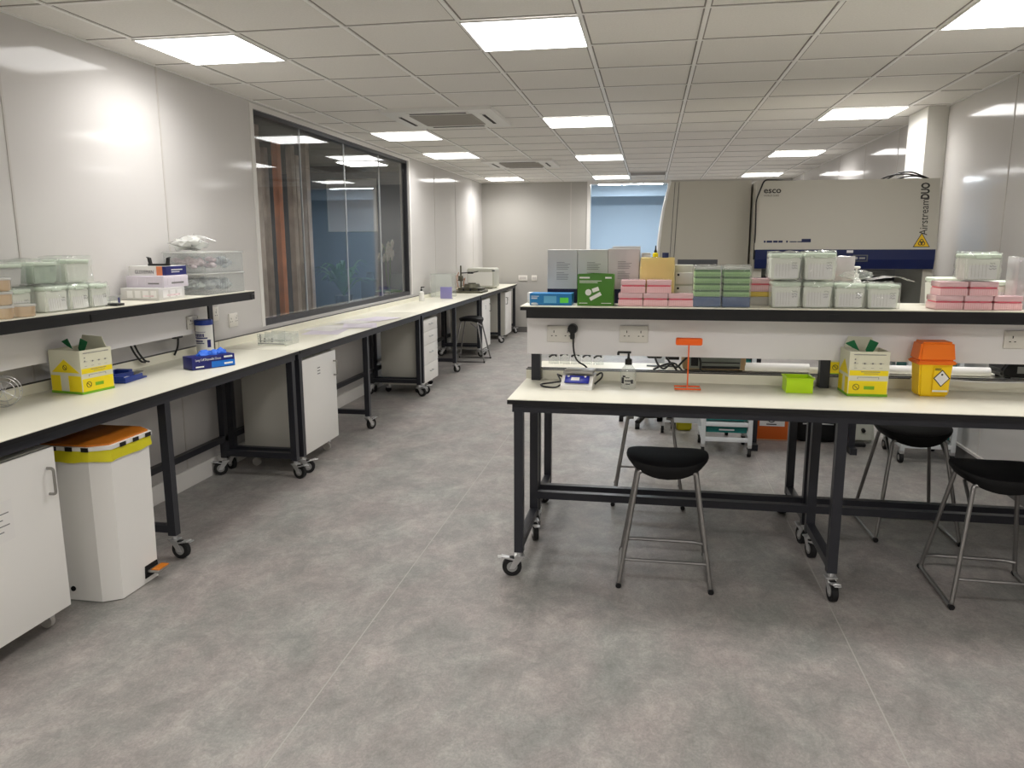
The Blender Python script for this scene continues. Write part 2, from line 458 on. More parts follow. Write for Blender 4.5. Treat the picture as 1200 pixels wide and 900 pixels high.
# skirtings
b = MB(); b.box(XL, XL+.02, YF, YB, 0, .125, .003); struct(b.build('baseboard_left', 'white_trim'))
b = MB(); b.box(XR-.012, XR, YF, COLY0, 0, .11); b.m(1).box(XR-.018, XR, YF, COLY0, .11, .128)
struct(b.build('baseboard_right', ['skirt', 'white_trim']))
b = MB(); b.box(XL+.02, DX0-.07, YB-.012, YB, 0, .1); b.box(DX1+.07, XR, YB-.012, YB, 0, .1)
struct(b.build('baseboard_back', 'skirt'))
# window: four panes in a slim dark frame
w = MB()
fx0, fx1 = XL-.085, XL-.02
w.box(fx0, fx1, WY0, WY1, WZ0, WZ0+.045); w.box(fx0, fx1, WY0, WY1, WZ1-.03, WZ1)
w.box(fx0, fx1, WY0, WY0+.03, WZ0+.045, WZ1-.03); w.box(fx0, fx1, WY1-.03, WY1, WZ0+.045, WZ1-.03)
win = struct(w.build('window_1', mat('window_frame', srgb(52, 52, 56), .4)))
ys = [WY0+.03, 6.67, 7.69, 8.73, WY1-.03]
for a, c in zip(ys, ys[1:]):
    w = MB(); w.box(XL-.056, XL-.046, a+.004, c-.004, WZ0+.045, WZ1-.03); w.build('pane', 'glass', win)
w = MB()
for y in ys[1:-1]: w.box(XL-.0575, XL-.0445, y-.004, y+.004, WZ0+.045, WZ1-.03)
w.build('glazing_seam', mat('silicone_seam', srgb(205, 208, 210), .25), win)
w = MB()
w.box(XL, XL+.006, WY0-.05, WY0, WZ0, WZ1+.035); w.box(XL, XL+.006, WY1, WY1+.05, WZ0, WZ1+.035); w.box(XL, XL+.006, WY0, WY1, WZ1, WZ1+.035)
w.build('window_trim', 'white_trim', win)
# doorway in the back wall, pale blue room behind
w = MB()
w.box(DX0-.06, DX0, YB-.015, YB+.1, 0, DZ+.05); w.box(DX1, DX1+.06, YB-.015, YB+.1, 0, DZ+.05); w.box(DX0, DX1, YB-.015, YB+.1, DZ, DZ+.05)
struct(w.build('door_1', 'white_trim'))
w = MB(); w.box(-2.4, 1.8, YB+.12, 17.0, -.1, 0); struct(w.build('floor_annex', 'floor'))
w = MB(); w.box(-2.4, 1.8, YB+.12, 17.0, 2.78, 2.85); struct(w.build('ceiling_annex', 'tile'))
w = MB(); w.box(-2.4, 1.8, 17.0, 17.1, 0, 2.8); struct(w.build('wall_annex_back', 'annex'))
w = MB(); w.box(-2.5, -2.4, YB+.12, 17.1, 0, 2.8); struct(w.build('wall_annex_left', 'annex'))
w = MB(); w.box(1.8, 1.9, YB+.12, 17.1, 0, 2.8); struct(w.build('wall_annex_right', 'annex'))
w = MB(); w.box(-2.4, 1.8, 16.1, 16.25, 2.56, 2.78); struct(w.build('trim_7', 'annex'))
t = thing('annex_fill_light', 'added blue-white fill light on the ceiling of the pale blue room through the doorway', 'light', (-.4, 15.0, 2.78))  # added to brighten the blue room, an invented fitting
w = MB(); w.box(-.62, .62, -.2, .2, -.05, 0, .005); w.build('housing', 'white', t)
w = MB(); w.box(-.6, .6, -.17, .17, -.062, -.05); w.build('diffuser', 'annexlight', t)

# ------------------------------------------------------------------ ceiling lights
def ceiling_light(label, x, y, lm='light'):
    t = thing('ceiling_light', label, 'ceiling light', (x, y, CE), 0, 'square ceiling light panels')
    f = MB()
    for s in (-1, 1):
        f.box(s*.2935-.0045, s*.2935+.0045, -.298, .298, -.014, -.0065); f.box(-.289, .289, s*.2935-.0045, s*.2935+.0045, -.014, -.0065)
    f.build('frame', 'white', t)
    d = MB(); d.box(-.289, .289, -.289, .289, -.0125, -.0075); d.build('diffuser', lm, t)
    ld = bpy.data.lights.new('lamp', 'AREA'); ld.shape = 'SQUARE'; ld.size = .572; ld.energy = LAMP_W*{'light': 1, 'light_mid': .95, 'light_far': 1.12}[lm]*(.7 if x < -2 and y < 12 else 1); ld.spread = math.radians(152); ld.color = (1, .98, .96)
    lo = bpy.data.objects.new('lamp', ld); COL.objects.link(lo); lo.parent = t; lo.location = (0, 0, -.0145)
    return t
cx = lambda i: -2.766+.6*i+.3
cy = lambda r: 3.952+.6*r+.3
L0 = None
for i, r, lab in [
    (0, 0, 'lit square ceiling panel above the left bench, nearest one beside the left wall'),
    (3, 0, 'large lit square ceiling panel at the top middle of the picture'),
    (7, 0, 'lit square ceiling panel cut off at the top right corner of the picture'),
    (0, 6, 'lit square ceiling panel just beyond the nearer air conditioning cassette by the window'),
    (3, 5, 'lit square ceiling panel second from the front in the middle row'),
    (7, 5, 'lit square ceiling panel in front of the boxed column on the right'),
    (0, 9, 'lit square ceiling panel near the far end of the window, third along the left wall'),
    (3, 10, 'lit square ceiling panel third from the front in the middle row'),
    (7, 10, 'lit square ceiling panel above the safety cabinet, third from the front in the right row'),
    (0, 15, 'lit square ceiling panel farthest away in the left row near the back wall'),
    (3, 15, 'lit square ceiling panel farthest away in the middle row near the blue doorway'),
    (7, 15, 'lit square ceiling panel farthest away in the right row'),
    (0, -5, 'lit square ceiling panel over the near end of the left bench, above the camera'),
    (3, -5, 'lit square ceiling panel overhead in the middle row, above the camera'),
    (7, -5, 'lit square ceiling panel overhead on the right, above the camera'),
    (0, -10, 'lit square ceiling panel behind the camera on the left'),
    (3, -10, 'lit square ceiling panel behind the camera in the middle'),
    (7, -10, 'lit square ceiling panel behind the camera on the right')]:
    if L0 is None: L0 = ceiling_light(lab, cx(i), cy(r))
    elif r < 5 and i == 0: dup(L0, lab, (cx(i), cy(r), CE))
    else: ceiling_light(lab, cx(i), cy(r), 'light' if r < 5 else 'light_mid' if r < 12 else 'light_far')
# ------------------------------------------------------------------ air conditioning cassettes
def cassette(label, x, y):
    t = thing('ceiling_air_vent', label, 'air conditioner', (x, y, CE), 0, 'ceiling air conditioning cassettes')
    h = .47
    p = MB(); p.prism([(-h, -h), (h, -h), (h, h), (-h, h)], 'z', -.03, 0); p.build('fascia', 'white', t)
    g = MB(); g.box(-.27, .27, -.27, .27, -.036, -.03)
    for k in range(12): g.box(-.26, .26, -.25+k*.045, -.235+k*.045, -.039, -.036)
    g.build('grille', 'grille', t)
    for k in range(4):
        s = MB(RZ(k*PI/2)); s.m(0).box(-.26, .26, .335, .40, -.034, -.03); s.m(1).box(-.24, .24, .35, .375, -.037, -.034)
        s.build('air_slot', ['white', 'slot'], t)
    return t
A0 = cassette('white square air conditioning cassette in the ceiling by the window, the nearer one', -1.755, 6.78)
dup(A0, 'white square air conditioning cassette in the ceiling, the farther one by the back wall', (-1.755, 10.72, CE))
t = thing('ceiling_vent', 'dark slotted ceiling vent beside the farthest middle light panel', 'vent', (-.066, 12.65, CE))
v = MB()
for s in (-1, 1): v.box(s*.285-.012, s*.285+.012, -.297, .297, -.016, -.0065); v.box(-.273, .273, s*.285-.012, s*.285+.012, -.016, -.0065)
v.build('frame', 'white', t)
v = MB(); v.box(-.27, .27, -.27, .27, -.009, -.0065); v.build('backing', 'slot', t)
v = MB()
for k in range(9): v.box(-.27, .27, -.25+k*.06, -.232+k*.06, -.015, -.009)
v.build('louvre', 'grille', t)

# ------------------------------------------------------------------ sockets
def socket_plate(T, w=.146, h=.086, gangs=2):
    """white plate facing -y with UK pin holes; returns an MB with plate + dark holes"""
    s = MB(T); s.m(0).box(-w/2, w/2, -.011, 0, -h/2, h/2, .003)
    for g in range(gangs):
        cx_ = 0 if gangs == 1 else (-.036 if g == 0 else .036)
        s.m(1).box(cx_-.002, cx_+.002, -.0122, -.0112, .006, .018)
        for q in (-.011, .011): s.m(1).box(cx_+q-.004, cx_+q+.004, -.0122, -.0112, -.012, -.008)
        s.m(0).box(cx_-.012 + (-.018 if g == 0 else .018), cx_-.002+(-.018 if g == 0 else .018), -.0135, -.011, .02, .034)
    return s

# ------------------------------------------------------------------ castors and benches
def castor_bms(T, R=.048):
    """steel fork with brake pedal + black wheel; origin under the leg foot at floor level, pedal towards -y"""
    f = MB(T)
    f.cyl((0, 0, .095), (0, 0, .128), .012); f.box(-.026, .026, -.026, .026, .098, .106, .003)
    for s in (-1, 1):
        f.prism([(-.05, .038), (-.025, .038), (.022, .1), (-.022, .1)], 'x', s*.017-.0015, s*.017+.0015)
    f.box(-.02, .02, -.09, -.02, .088, .096, .003, R=RX(-.25)); f.box(-.016, .016, -.108, -.07, .094, .1, .003, R=RX(-.1))
    w = MB(T)
    w.m(0).cyl((-.0135, -.036, R), (.0135, -.036, R), R, n=24); w.m(1).cyl((-.0155, -.036, R), (.0155, -.036, R), R*.55, n=16)
    return f, w
def bench(label, L, D, legs, loc, rotz, group, castor_rot, H=.9, upstand_cuts=(), mid=True, stretch_z=.27):
    t = thing('lab_bench', label, 'bench', loc, rotz, group)
    b = MB(); b.m(0).box(0, L, 0, D, H-.004, H, .0015); b.m(1).box(0, L, 0, D, H-.024, H-.004)
    b.build('worktop', ['top', 'edge'], t)
    segs = []; p = .0
    for (c0, c1) in upstand_cuts: segs.append((p, c0)); p = c1
    segs.append((p, L))
    u = MB()
    for (a, c) in segs: u.m(0).box(a, c, D-.022, D, H, H+.05); u.m(1).box(a, c, D-.022, D, H+.05, H+.054)
    u.build('upstand', ['top', 'edge'], t)
    f = MB(); f.box(.02, L-.02, .025, .065, H-.066, H-.024); f.box(.02, L-.02, D-.07, D-.03, H-.066, H-.024)
    for q in (.02, L-.06): f.box(q, q+.04, .065, D-.07, H-.066, H-.024)
    f.build('top_rail', 'frame', t)
    s = MB(); s.box(.03, L-.03, D-.07, D-.03, stretch_z-.035, stretch_z+.005); s.build('stretcher', 'frame', t)
    for i, lx in enumerate(legs):
        for (y0, nm) in ((.025, 0), (D-.07, 1)):
            q = MB(); q.box(lx-.022, lx+.022, y0, y0+.044, .125, H-.066); lg = q.build('leg', 'frame', t)
            a = castor_rot[(2*i+nm) % len(castor_rot)]
            T = TR(lx, y0+.022, 0) @ RZ(a)
            f_, w_ = castor_bms(T); c = f_.build('castor', 'chrome', t); w_.build('wheel', ['rubber', 'hub'], c)
        q = MB(); q.box(lx-.02, lx+.02, .069, D-.07, .14, .18); q.build('foot_rail', 'frame', t)
    return t
# island: two benches back to back against the right wall
cut = [(.03, .09), (1.5, 1.56), (2.9, 2.96)]
bench('long cream-topped lab bench on castors nearest the camera, running to the right wall', 2.975, .6, [.05, 1.512, 2.93],
      (-.645, 3.5, 0), 0, 'island benches', [-PI/2+.2, .3, .1, .2, 0, 0], upstand_cuts=cut)
bench('cream-topped lab bench behind the raised island shelf, facing the far side', 2.975, .6, [.05, 1.46, 2.93],
      (2.33, 4.73, 0), PI, 'island benches', [.5, 2.2, 1.2, .2, 2.6, 0])
# left wall run: three long benches
def lbench(label, y0, legs, rots, cuts=()):
    return bench(label, 2.985, .63, legs, (-2.37, y0, 0), PI/2, 'benches along the left wall', rots, stretch_z=.28, upstand_cuts=cuts)
lbench('long cream-topped bench on castors at the near left, under the wall shelf', 1.95, [.05, 1.51, 2.93], [.3, .2, -.1, .4, -.25, -2.6], [(.07, .13), (1.47, 1.53), (2.83, 2.89)])
lbench('cream-topped bench on castors below the near half of the window, with papers on it', 4.945, [.05, 1.38, 2.93], [.35, 2.7, 1.2, 2, -.3, -2.6])
lbench('cream-topped bench on castors below the far end of the window, over the drawer unit', 7.94, [.05, 1.5, 2.93], [.35, 2.7, 1.0, .3, -.3, -2.6])
lbench('farthest cream-topped bench on castors along the left wall, ending near the back wall', 10.935, [.05, 1.5, 2.93], [.35, 2.7, .6, .3, 1, 2])

# ------------------------------------------------------------------ raised shelves
def shelf(name, label, L, D, loc, rotz, posts, plates, Hs=1.31, panel_y=.14, panel_z=(1.045, 1.25), pl=None, post_y=.15, caps=()):
    t = thing(name, label, 'shelf', loc, rotz)
    b = MB(); b.m(0).box(0, L, 0, D, Hs-.005, Hs); b.m(1).box(0, L, 0, D, Hs-.022, Hs-.005); b.build('shelf_top', ['top', 'edge'], t)
    b = MB(); b.m(0).box(.03, L-.02, .006, D-.006, Hs-.062, Hs-.022)
    for c in caps: b.m(1).box(c-.025, c+.025, .003, .006, Hs-.06, Hs-.024)
    b.build('shelf_beam', ['edge', 'black'], t)
    x0, x1 = pl or (.015, L-.015)
    b = MB(); b.box(x0, x1, panel_y, panel_y+.016, panel_z[0], panel_z[1]-.002); b.build('service_panel', 'panel', t)
    for p in posts:
        b = MB(); b.box(p-.024, p+.024, post_y, post_y+.05, .9007, Hs-.062); b.build('post', 'frame', t)
    for (x, z, g) in plates:
        socket_plate(TR(x, panel_y, z), gangs=g, w=.146 if g == 2 else .086).build('socket', ['socket', 'hole'], t)
    return t
shelf('island_shelf', 'raised white shelf with black edge running along the middle of the island benches', 2.975, .46,
      (-.645, 3.88, 0), 0, [.06, 1.53, 2.93], [(.195, 1.155, 2), (.575, 1.16, 2), (2.4, 1.165, 2)], caps=(1.52,))
shelf('wall_shelf', 'raised shelf with black edge on the left wall above the nearest bench', 3.0, .31,
      (-2.685, 1.95, 0), PI/2, [.1, 1.5, 2.86], [(2.62, 1.125, 2), (1.0, 1.125, 2)], panel_y=.245, post_y=.255, panel_z=(1.05, 1.25), pl=(0, 2.8), caps=(1.42, 2.98))
for (nm, lab, y, z, g, w_, h_) in [
    ('wall_socket', 'double white wall socket on the left wall just past the wall shelf', 5.0, 1.135, 2, .146, .1),
    ('wall_socket', 'small white socket plate on the left wall beside the window edge', 5.27, 1.07, 2, .12, .1)]:
    s = socket_plate(Matrix.Identity(4), w=w_, h=h_, gangs=g); o = s.build(nm, ['socket', 'hole'], loc=(XL, y, z), rotz=PI/2)
    tag(o, lab, 'socket')
for lab, x, w_ in [('wider white switch plate on the back wall above the far bench end', -2.29, .17), ('narrower white switch plate on the back wall above the far bench end', -2.08, .1)]:
    s = MB(); s.m(0).box(-w_/2, w_/2, -.012, 0, -.05, .05, .003); s.m(1).box(-w_*.36, w_*.36, -.014, -.012, -.022, .022)
    tag(s.build('switch_plate', ['socket', 'joint'], loc=(x, YB, 1.0)), lab, 'switch')
# ------------------------------------------------------------------ stools
def stool(label, loc, rotz):
    t = thing('lab_stool', label, 'stool', loc, rotz, 'black seated lab stools')
    H = .60
    s = MB()
    W, D = .195, .165
    def top(u, v):
        a = u*2*PI; rr = v
        cx_ = math.copysign(abs(math.cos(a))**.8, math.cos(a)); sy_ = math.copysign(abs(math.sin(a))**.8, math.sin(a))
        x = W*rr*cx_; y = D*rr*sy_
        z = .018*(abs(x)/W)**2*1.0 - .012*(max(0, -y)/D)**2 + .006*(1-rr**8)
        return Vector((x, y, H+z))
    def side(u, v):
        p = top(u, 1); k = 1-.10*math.sin(v*PI/2)**2+.035*math.sin(v*PI)
        droop = .045*v + .02*v*(max(0, -p.y)/D)*(1-(abs(p.x)/W)**2)
        return Vector((p.x*k, p.y*k, p.z-droop))
    def bot(u, v):
        p = side(u, 1); return Vector((p.x*(1-v), p.y*(1-v), p.z*(1-v)+(H-.05)*v))
    s.grid(top, 40, 8); s.grid(lambda u, v: side(u, v), 40, 5); s.grid(bot, 40, 3)
    bmesh.ops.remove_doubles(s.bm, verts=s.bm.verts, dist=.0008)
    bmesh.ops.recalc_face_normals(s.bm, faces=s.bm.faces)
    s.build('seat', 'fabric', t, sharp=60)
    r = .0105
    for sx in (-1, 1):
        q = MB()
        tx, bx = sx*.135, sx*.215
        q.tube([(sx*.10, -.115, H-.048), (tx, -.115, H-.05), (bx, -.225, .012), (bx, .225, .012), (tx, .12, H-.05), (sx*.10, .12, H-.048)], r, 10, fillet=.022)
        q.tube([(tx*1.09, -.133, H-.14), (tx*1.05, -.02, H-.055)], r*.8, 8)
        f = q.build('side_frame', 'tube', t)
        for y in (-.236, .218): c = MB(); c.cyl((bx, y, .012), (bx, y+.018, .012), .0135, n=12); c.build('foot_cap', 'black', f)
    q = MB(); q.tube([(-.196, -.199, .135), (.196, -.199, .135)], r*.75, 8); q.build('foot_bar', 'tube', t)
    q = MB(); q.tube([(-.206, .205, .075), (-.16, .225, .075), (.16, .225, .075), (.206, .205, .075)], r*.9, 8, fillet=.03); q.build('rear_bar', 'tube', t)
    return t
S0 = stool('black seated steel stool before the island bench, below the scale and sanitizer bottle', (.112, 3.71, 0), 0)
dup(S0, 'black seated steel stool at the right edge of the picture in front of the island', (1.60, 3.73, 0), -.03)
dup(S0, 'black seated steel stool tucked under the rear island bench at the right', (1.48, 4.53, 0), .02)
dup(S0, 'steel stool mostly hidden behind the island bench, behind the front middle stool', (.03, 4.88, 0), PI)
dup(S0, 'small black stool standing far off against the left run of benches', (-2.44, 10.5, 0), PI/2)

# ------------------------------------------------------------------ cabinets
def cabinet(label, loc, w, d, h, z0, door=True, hside=1, hz=None, group='white mobile under-bench cabinets', wheel='wheelwhite', notice=False, drawers=None):
    """front faces local -y (rotated to face the aisle); origin on the floor at front left corner"""
    t = thing('drawer_unit' if drawers else 'mobile_cabinet', label, 'cabinet', loc, PI/2, group)
    b = MB(); b.box(.0, w, .02, d, z0, h, .002); b.build('carcass', 'cabin', t)
    if drawers:
        z = h-.004
        for dh in drawers:
            q = MB(); q.box(.003, w-.003, 0, .019, z-dh+.004, z, .002); dr = q.build('drawer', 'cab', t)
            q = MB(); q.tube([(w/2-.05, 0, z-dh*.4), (w/2-.05, -.024, z-dh*.4), (w/2+.05, -.024, z-dh*.4), (w/2+.05, 0, z-dh*.4)], .005, 8, fillet=.01); q.build('handle', 'chrome', dr)
            z -= dh
    elif door:
        q = MB(); q.box(.002, w-.002, 0, .019, z0+.003, h-.003, .002); dr = q.build('door', 'cab', t)
        hx = w-.05 if hside > 0 else .05; hz = hz or h-.14
        q = MB(); q.tube([(hx, 0, hz-.055), (hx, -.03, hz-.055), (hx, -.03, hz+.055), (hx, 0, hz+.055)], .006, 10, fillet=.014); q.build('handle', 'steel', dr)
        if notice:
            q = MB(); q.m(0).box(w-.42, w-.245, -.0012, 0, h-.31, h-.15)
            for k in range(4): q.m(1).box(w-.405, w-.265-.03*(k % 2), -.002, -.0012, h-.2-.024*k, h-.196-.024*k)
            q.build('paper_notice', ['paper', 'greyink'], dr)
        else:
            q = MB()
            for k in range(3): q.box(w*.42, w*.5, -.001, 0, h-.1-.022*k, h-.093-.022*k)
            q.build('small_label', 'greyink', dr)
    for (x, y) in ((.05, .07), (w-.05, .07), (.05, d-.07), (w-.05, d-.07)):
        q = MB(); q.cyl((x, y, z0-.028), (x, y, z0), .018); q.box(x-.014, x+.014, y-.012, y+.03, z0-.045, z0-.028)
        c = q.build('castor', 'chrome', t)
        R = min(.03, z0/2-.005)
        q = MB(); q.cyl((x-.011, y+.014, R), (x+.011, y+.014, R), R, n=20); q.build('wheel', wheel, c)
    return t
cabinet('white mobile cabinet with paper notice under the bench at the left picture edge', (-2.43, 2.10, 0), .63, .47, .80, .085, notice=True)
cabinet('white one-door mobile cabinet under the bench below the near edge of the window', (-2.42, 5.07, 0), .60, .48, .81, .11)
cabinet('white four-drawer unit on castors under the bench beyond the papers', (-2.41, 8.02, 0), .60, .48, .80, .09, drawers=[.13, .15, .22, .2], wheel='rubber')
cabinet('white cabinet with bow handle behind the far stool along the left wall', (-2.41, 11.06, 0), .60, .48, .80, .08, hside=1)
cabinet('last white cabinet with upright handle at the far end of the left benches', (-2.41, 12.95, 0), .60, .48, .80, .07, hside=-1)

# ------------------------------------------------------------------ pedal bin
t = thing('pedal_bin', 'tall white pedal bin with orange lid and yellow liner beside the near left cabinet', 'bin', (-2.60, 3.10, 0), 0)
b = MB()
prof = [(-.24, -.185), (.17, -.185), (.245, -.135), (.245, .135), (.17, .185), (-.24, .185)]
A = [b.bm.verts.new((x*.96, y*.96, .004)) for x, y in prof]; B = [b.bm.verts.new((x*1.0, y*1.0, .70)) for x, y in prof]
n = len(prof)
b.bm.faces.new(list(reversed(A))); b.bm.faces.new(B)
for k in range(n): b.bm.faces.new((A[k], A[(k+1) % n], B[(k+1) % n], B[k]))
b.build('body', 'bin', t)
b = MB()
def linerpt(u, v):
    k = u*n; i = int(k) % n; f = k-int(k); p = Vector(prof[i]).lerp(Vector(prof[(i+1) % n]), f)
    o = 1.035+.018*noise.noise(Vector((p.x*18, p.y*18, v*3)))+.015*v
    return Vector((p.x*o, p.y*o, .73-.06*v-.008*noise.noise(Vector((p.x*14, p.y*14, 5)))))
b.grid(linerpt, 72, 4); b.build('liner', 'bag_yellow', t)
b = MB(); lp = [(x*1.06, y*1.06) for x, y in prof]
b.prism(lp, 'z', .724, .742); b.build('lid_rim', 'white', t)
b = MB(); b.prism([(x*1.0, y*1.0) for x, y in prof], 'z', .742, .75); b.build('lid', 'binorange', t)
for k in range(5): b = MB(); b.box(-.17+k*.08, -.135+k*.08, -.199, -.1955, .722, .741); b.build('hazard_tape', 'tapeblk', t)
for k in range(3): b = MB(); b.box(.2625, .2645, -.09+k*.09, -.05+k*.09, .722, .741); b.build('hazard_tape', 'tapeblk', t)
b = MB(); b.box(.2, .30, .045, .145, .055, .066, .003); pd = b.build('pedal', 'steel', t)
b = MB(); b.box(.255, .297, .055, .135, .066, .07); b.build('pedal_pad', 'binorange', pd)
b = MB(); b.prism([(.03, .03), (.13, .03), (.125, .09), (.035, .09)], 'x', .236, .241); b.build('pedal_opening', 'hole', t)
b = MB(); b.cyl((.02, -.183, .06), (.02, -.178, .06), .012, n=16); b.build('fixing_hole', 'hole', t)

# ------------------------------------------------------------------ clinical waste carton
def carton(label, loc, rotz, w=.18, d=.17, h=.215, house=False):
    """flat-pack yellow and white waste carton; main face on -y, warning face to the right (+x)"""
    t = thing('clinical_waste_carton', label, 'waste box', loc, rotz, 'yellow and white waste cartons')
    b = MB(); T_ = .004
    for (x0, x1, y0, y1) in ((0, w, 0, T_), (0, w, d-T_, d), (0, T_, T_, d-T_), (w-T_, w, T_, d-T_)):
        b.m(0).box(x0, x1, y0, y1, 0, h)
    b.m(0).box(T_, w-T_, T_, d-T_, .003, .008); b.m(1).box(T_, w-T_, T_+.012, d-T_, h-.03, h-.026)
    b.build('carton_body', ['card', 'cardin'], t)
    b = MB(); b.box(-.001, w+.001, -.0012, d+.001, 0, .012); b.build('green_base_band', 'limegreen', t)
    b = MB(); e = .0012
    def face(bb, f, u0, u1, z0, z1, m_):          # f: 'a' = -y face, 'b' = +x face, 'c' = -x face
        bb.m(m_)
        if f == 'a': bb.box(u0, u1, -e, 0, z0, z1)
        elif f == 'b': bb.box(w, w+e, u0, u1, z0, z1)
        else: bb.box(-e, 0, u0, u1, z0, z1)
    faces = {'a': w, 'b': d, 'c': d}
    hf = 'a' if house else 'c'
    for f, W in faces.items():
        if f == hf: continue
        face(b, f, .003, W-.003, .012, .075, 0); face(b, f, .003, W-.003, .10, .125, 0)
    W = faces[hf]
    face(b, hf, .004, W*.32, .012, .09, 0); face(b, hf, W*.58, W-.004, .012, .09, 0)
    if hf == 'a': b.m(0).prism([(W*.06, .105), (W*.95, .105), (W*.48, .17)], 'y', -e, 0)
    else: b.m(0).prism([(W*.06, .105), (W*.95, .105), (W*.48, .17)], 'x', -e, 0)
    b.build('yellow_print', 'yellow', t)
    b = MB()
    mainf = 'b' if house else 'a'; W = faces[mainf]
    def lines(f, W):
        e2 = .0018
        def q(u0, u1, z0, z1):
            if f == 'a': b.box(u0, u1, -e2, -.0011, z0, z1)
            elif f == 'b': b.box(w+.0011, w+e2, u0, u1, z0, z1)
            else: b.box(-e2, -.0011, u0, u1, z0, z1)
        q(W*.1, W*.9, h-.016, h-.013); q(W*.12, W*.12+.006, h-.04, h-.034); q(W*.12, W*.12+.006, h-.056, h-.05)
        for k in range(3): q(W*.36+k*W*.2, W*.36+k*W*.2+.007, h-.06, h-.053)
        for k in range(4): q(W*.1+k*W*.21, W*.1+k*W*.21+.022, .158, .1592); q(W*.1+k*W*.21+.004, W*.1+k*W*.21+.018, .136, .1372)
        q(W*.3, W*.78, .117, .12); q(W*.38, W*.74, .109, .111)
        q(W*.22, W*.76, .092, .0935); q(W*.22, W*.23, .084, .0935); q(W*.75, W*.76, .084, .0935)
    lines(mainf, W); b.build('printed_lines', 'greyink', t)
    def ring(f, u, z, r, m_, nm, solid=False):
        q = MB()
        P = [(u+r*math.cos(k*PI/10), z+r*math.sin(k*PI/10)) for k in range(20)]
        if f == 'a': c3 = [(p[0], -.0022, p[1]) for p in P]
        else: c3 = [(w+.0022, p[0], p[1]) for p in P]
        q.tube(c3, .0013, 6, closed=True)
        if f == 'a': q.tube([(u-r*.6, -.0022, z+r*.6), (u+r*.6, -.0022, z-r*.6)], .0013, 6)
        else: q.tube([(w+.0022, u-r*.6, z+r*.6), (w+.0022, u+r*.6, z-r*.6)], .0013, 6)
        q.build(nm, m_, t)
    ring(mainf, W*.2, .045, .014, 'ink', 'warning_roundel')
    if house: ring('a', w*.5, .13, .012, 'ink', 'warning_roundel')
    b = MB()
    if mainf == 'a': b.box(W*.4, W*.66, -.0022, -.0012, .034, .05)
    else: b.box(w+.0012, w+.0022, W*.4, W*.66, .034, .05)
    b.build('green_badge', 'limegreen', t)
    # raised rear flap with green tabs
    b = MB(); b.prism([(.012, h), (w*.9, h), (w*.78, h+.05), (.03, h+.055)], 'y', d-.01, d-.006); b.build('rear_flap', 'card', t)
    for (pts, nm) in (([(-.006, h+.03), (.035, h+.046), (.062, h-.006), (.03, h+.008)], 'green_tab'), ([(w*.5, h+.0), (w*.6, h+.05), (w*.82, h+.034), (w*.72, h-.002), (w*.66, h-.02), (w*.54, h-.018)], 'green_tab')):
        b = MB(); b.prism(pts, 'y', d*.45, d*.45+.003); b.build(nm, 'green', t)
    return t
carton('yellow and white clinical waste carton on the near left bench, house print facing the room', (-2.91, 3.30, .9), -.15, w=.2, d=.19, house=True)
carton('yellow and white clinical waste carton on the island bench beside the orange-lidded sharps bin', (.95, 3.835, .9), .03)
carton('yellow waste carton glimpsed under the shelf on the rear island bench', (.99, 4.44, .9), 0, h=.19)

# ------------------------------------------------------------------ sharps bin
t = thing('sharps_bin', 'yellow sharps bin with tall orange lid standing on the island bench', 'sharps bin', (1.345, 3.93, .9), .03)
def frus(b, w0, d0, z0, w1, d1, z1, bev=.008):
    A = [(-w0/2, -d0/2, z0), (w0/2, -d0/2, z0), (w0/2, d0/2, z0), (-w0/2, d0/2, z0)]
    B_ = [(-w1/2, -d1/2, z1), (w1/2, -d1/2, z1), (w1/2, d1/2, z1), (-w1/2, d1/2, z1)]
    VA = [b.bm.verts.new(p) for p in A]; VB = [b.bm.verts.new(p) for p in B_]
    fs = [b.bm.faces.new(list(reversed(VA))), b.bm.faces.new(VB)]+[b.bm.faces.new((VA[k], VA[(k+1) % 4], VB[(k+1) % 4], VB[k])) for k in range(4)]
    if bev:
        g = bmesh.ops.bevel(b.bm, geom=list({e for f in fs for e in f.edges}), offset=bev, segments=3, affect='EDGES')
        vs = {v for f in g['faces'] for v in f.verts}
        return b._fin(list(vs), True)
    return b._fin(VA+VB)
b = MB(); frus(b, .128, .10, 0, .15, .118, .165); b.build('tub', 'sharpsyel', t)
b = MB(); frus(b, .176, .138, .155, .172, .134, .172, .006); b.build('lid_rim', 'orange', t)
b = MB(); frus(b, .166, .128, .17, .146, .112, .262, .01); b.build('lid', 'orange', t)
b = MB(TR(0, -.0545, .0) @ RX(math.radians(3.1)))
b.m(0).box(-.012, .062, -.0035, -.002, .022, .145)
b.m(1).prism([(.025, .05), (.062, .092), (.025, .134), (-.012, .092)], 'y', -.0045, -.0036)
b.m(2).prism([(.025, .056), (.056, .092), (.025, .128), (-.006, .092)], 'y', -.0055, -.0046)
for k in range(3): b.m(1).box(-.008, .02, -.0045, -.0036, .138-k*.004, .140-k*.004)
b.m(2).box(-.01, .058, -.0045, -.0036, .026, .034)
b.m(1).cyl((.025, -.006, .11), (.025, -.0056, .11), .005, n=10)
b.build('hazard_label', ['sharpsyel', 'ink', 'label'], t)

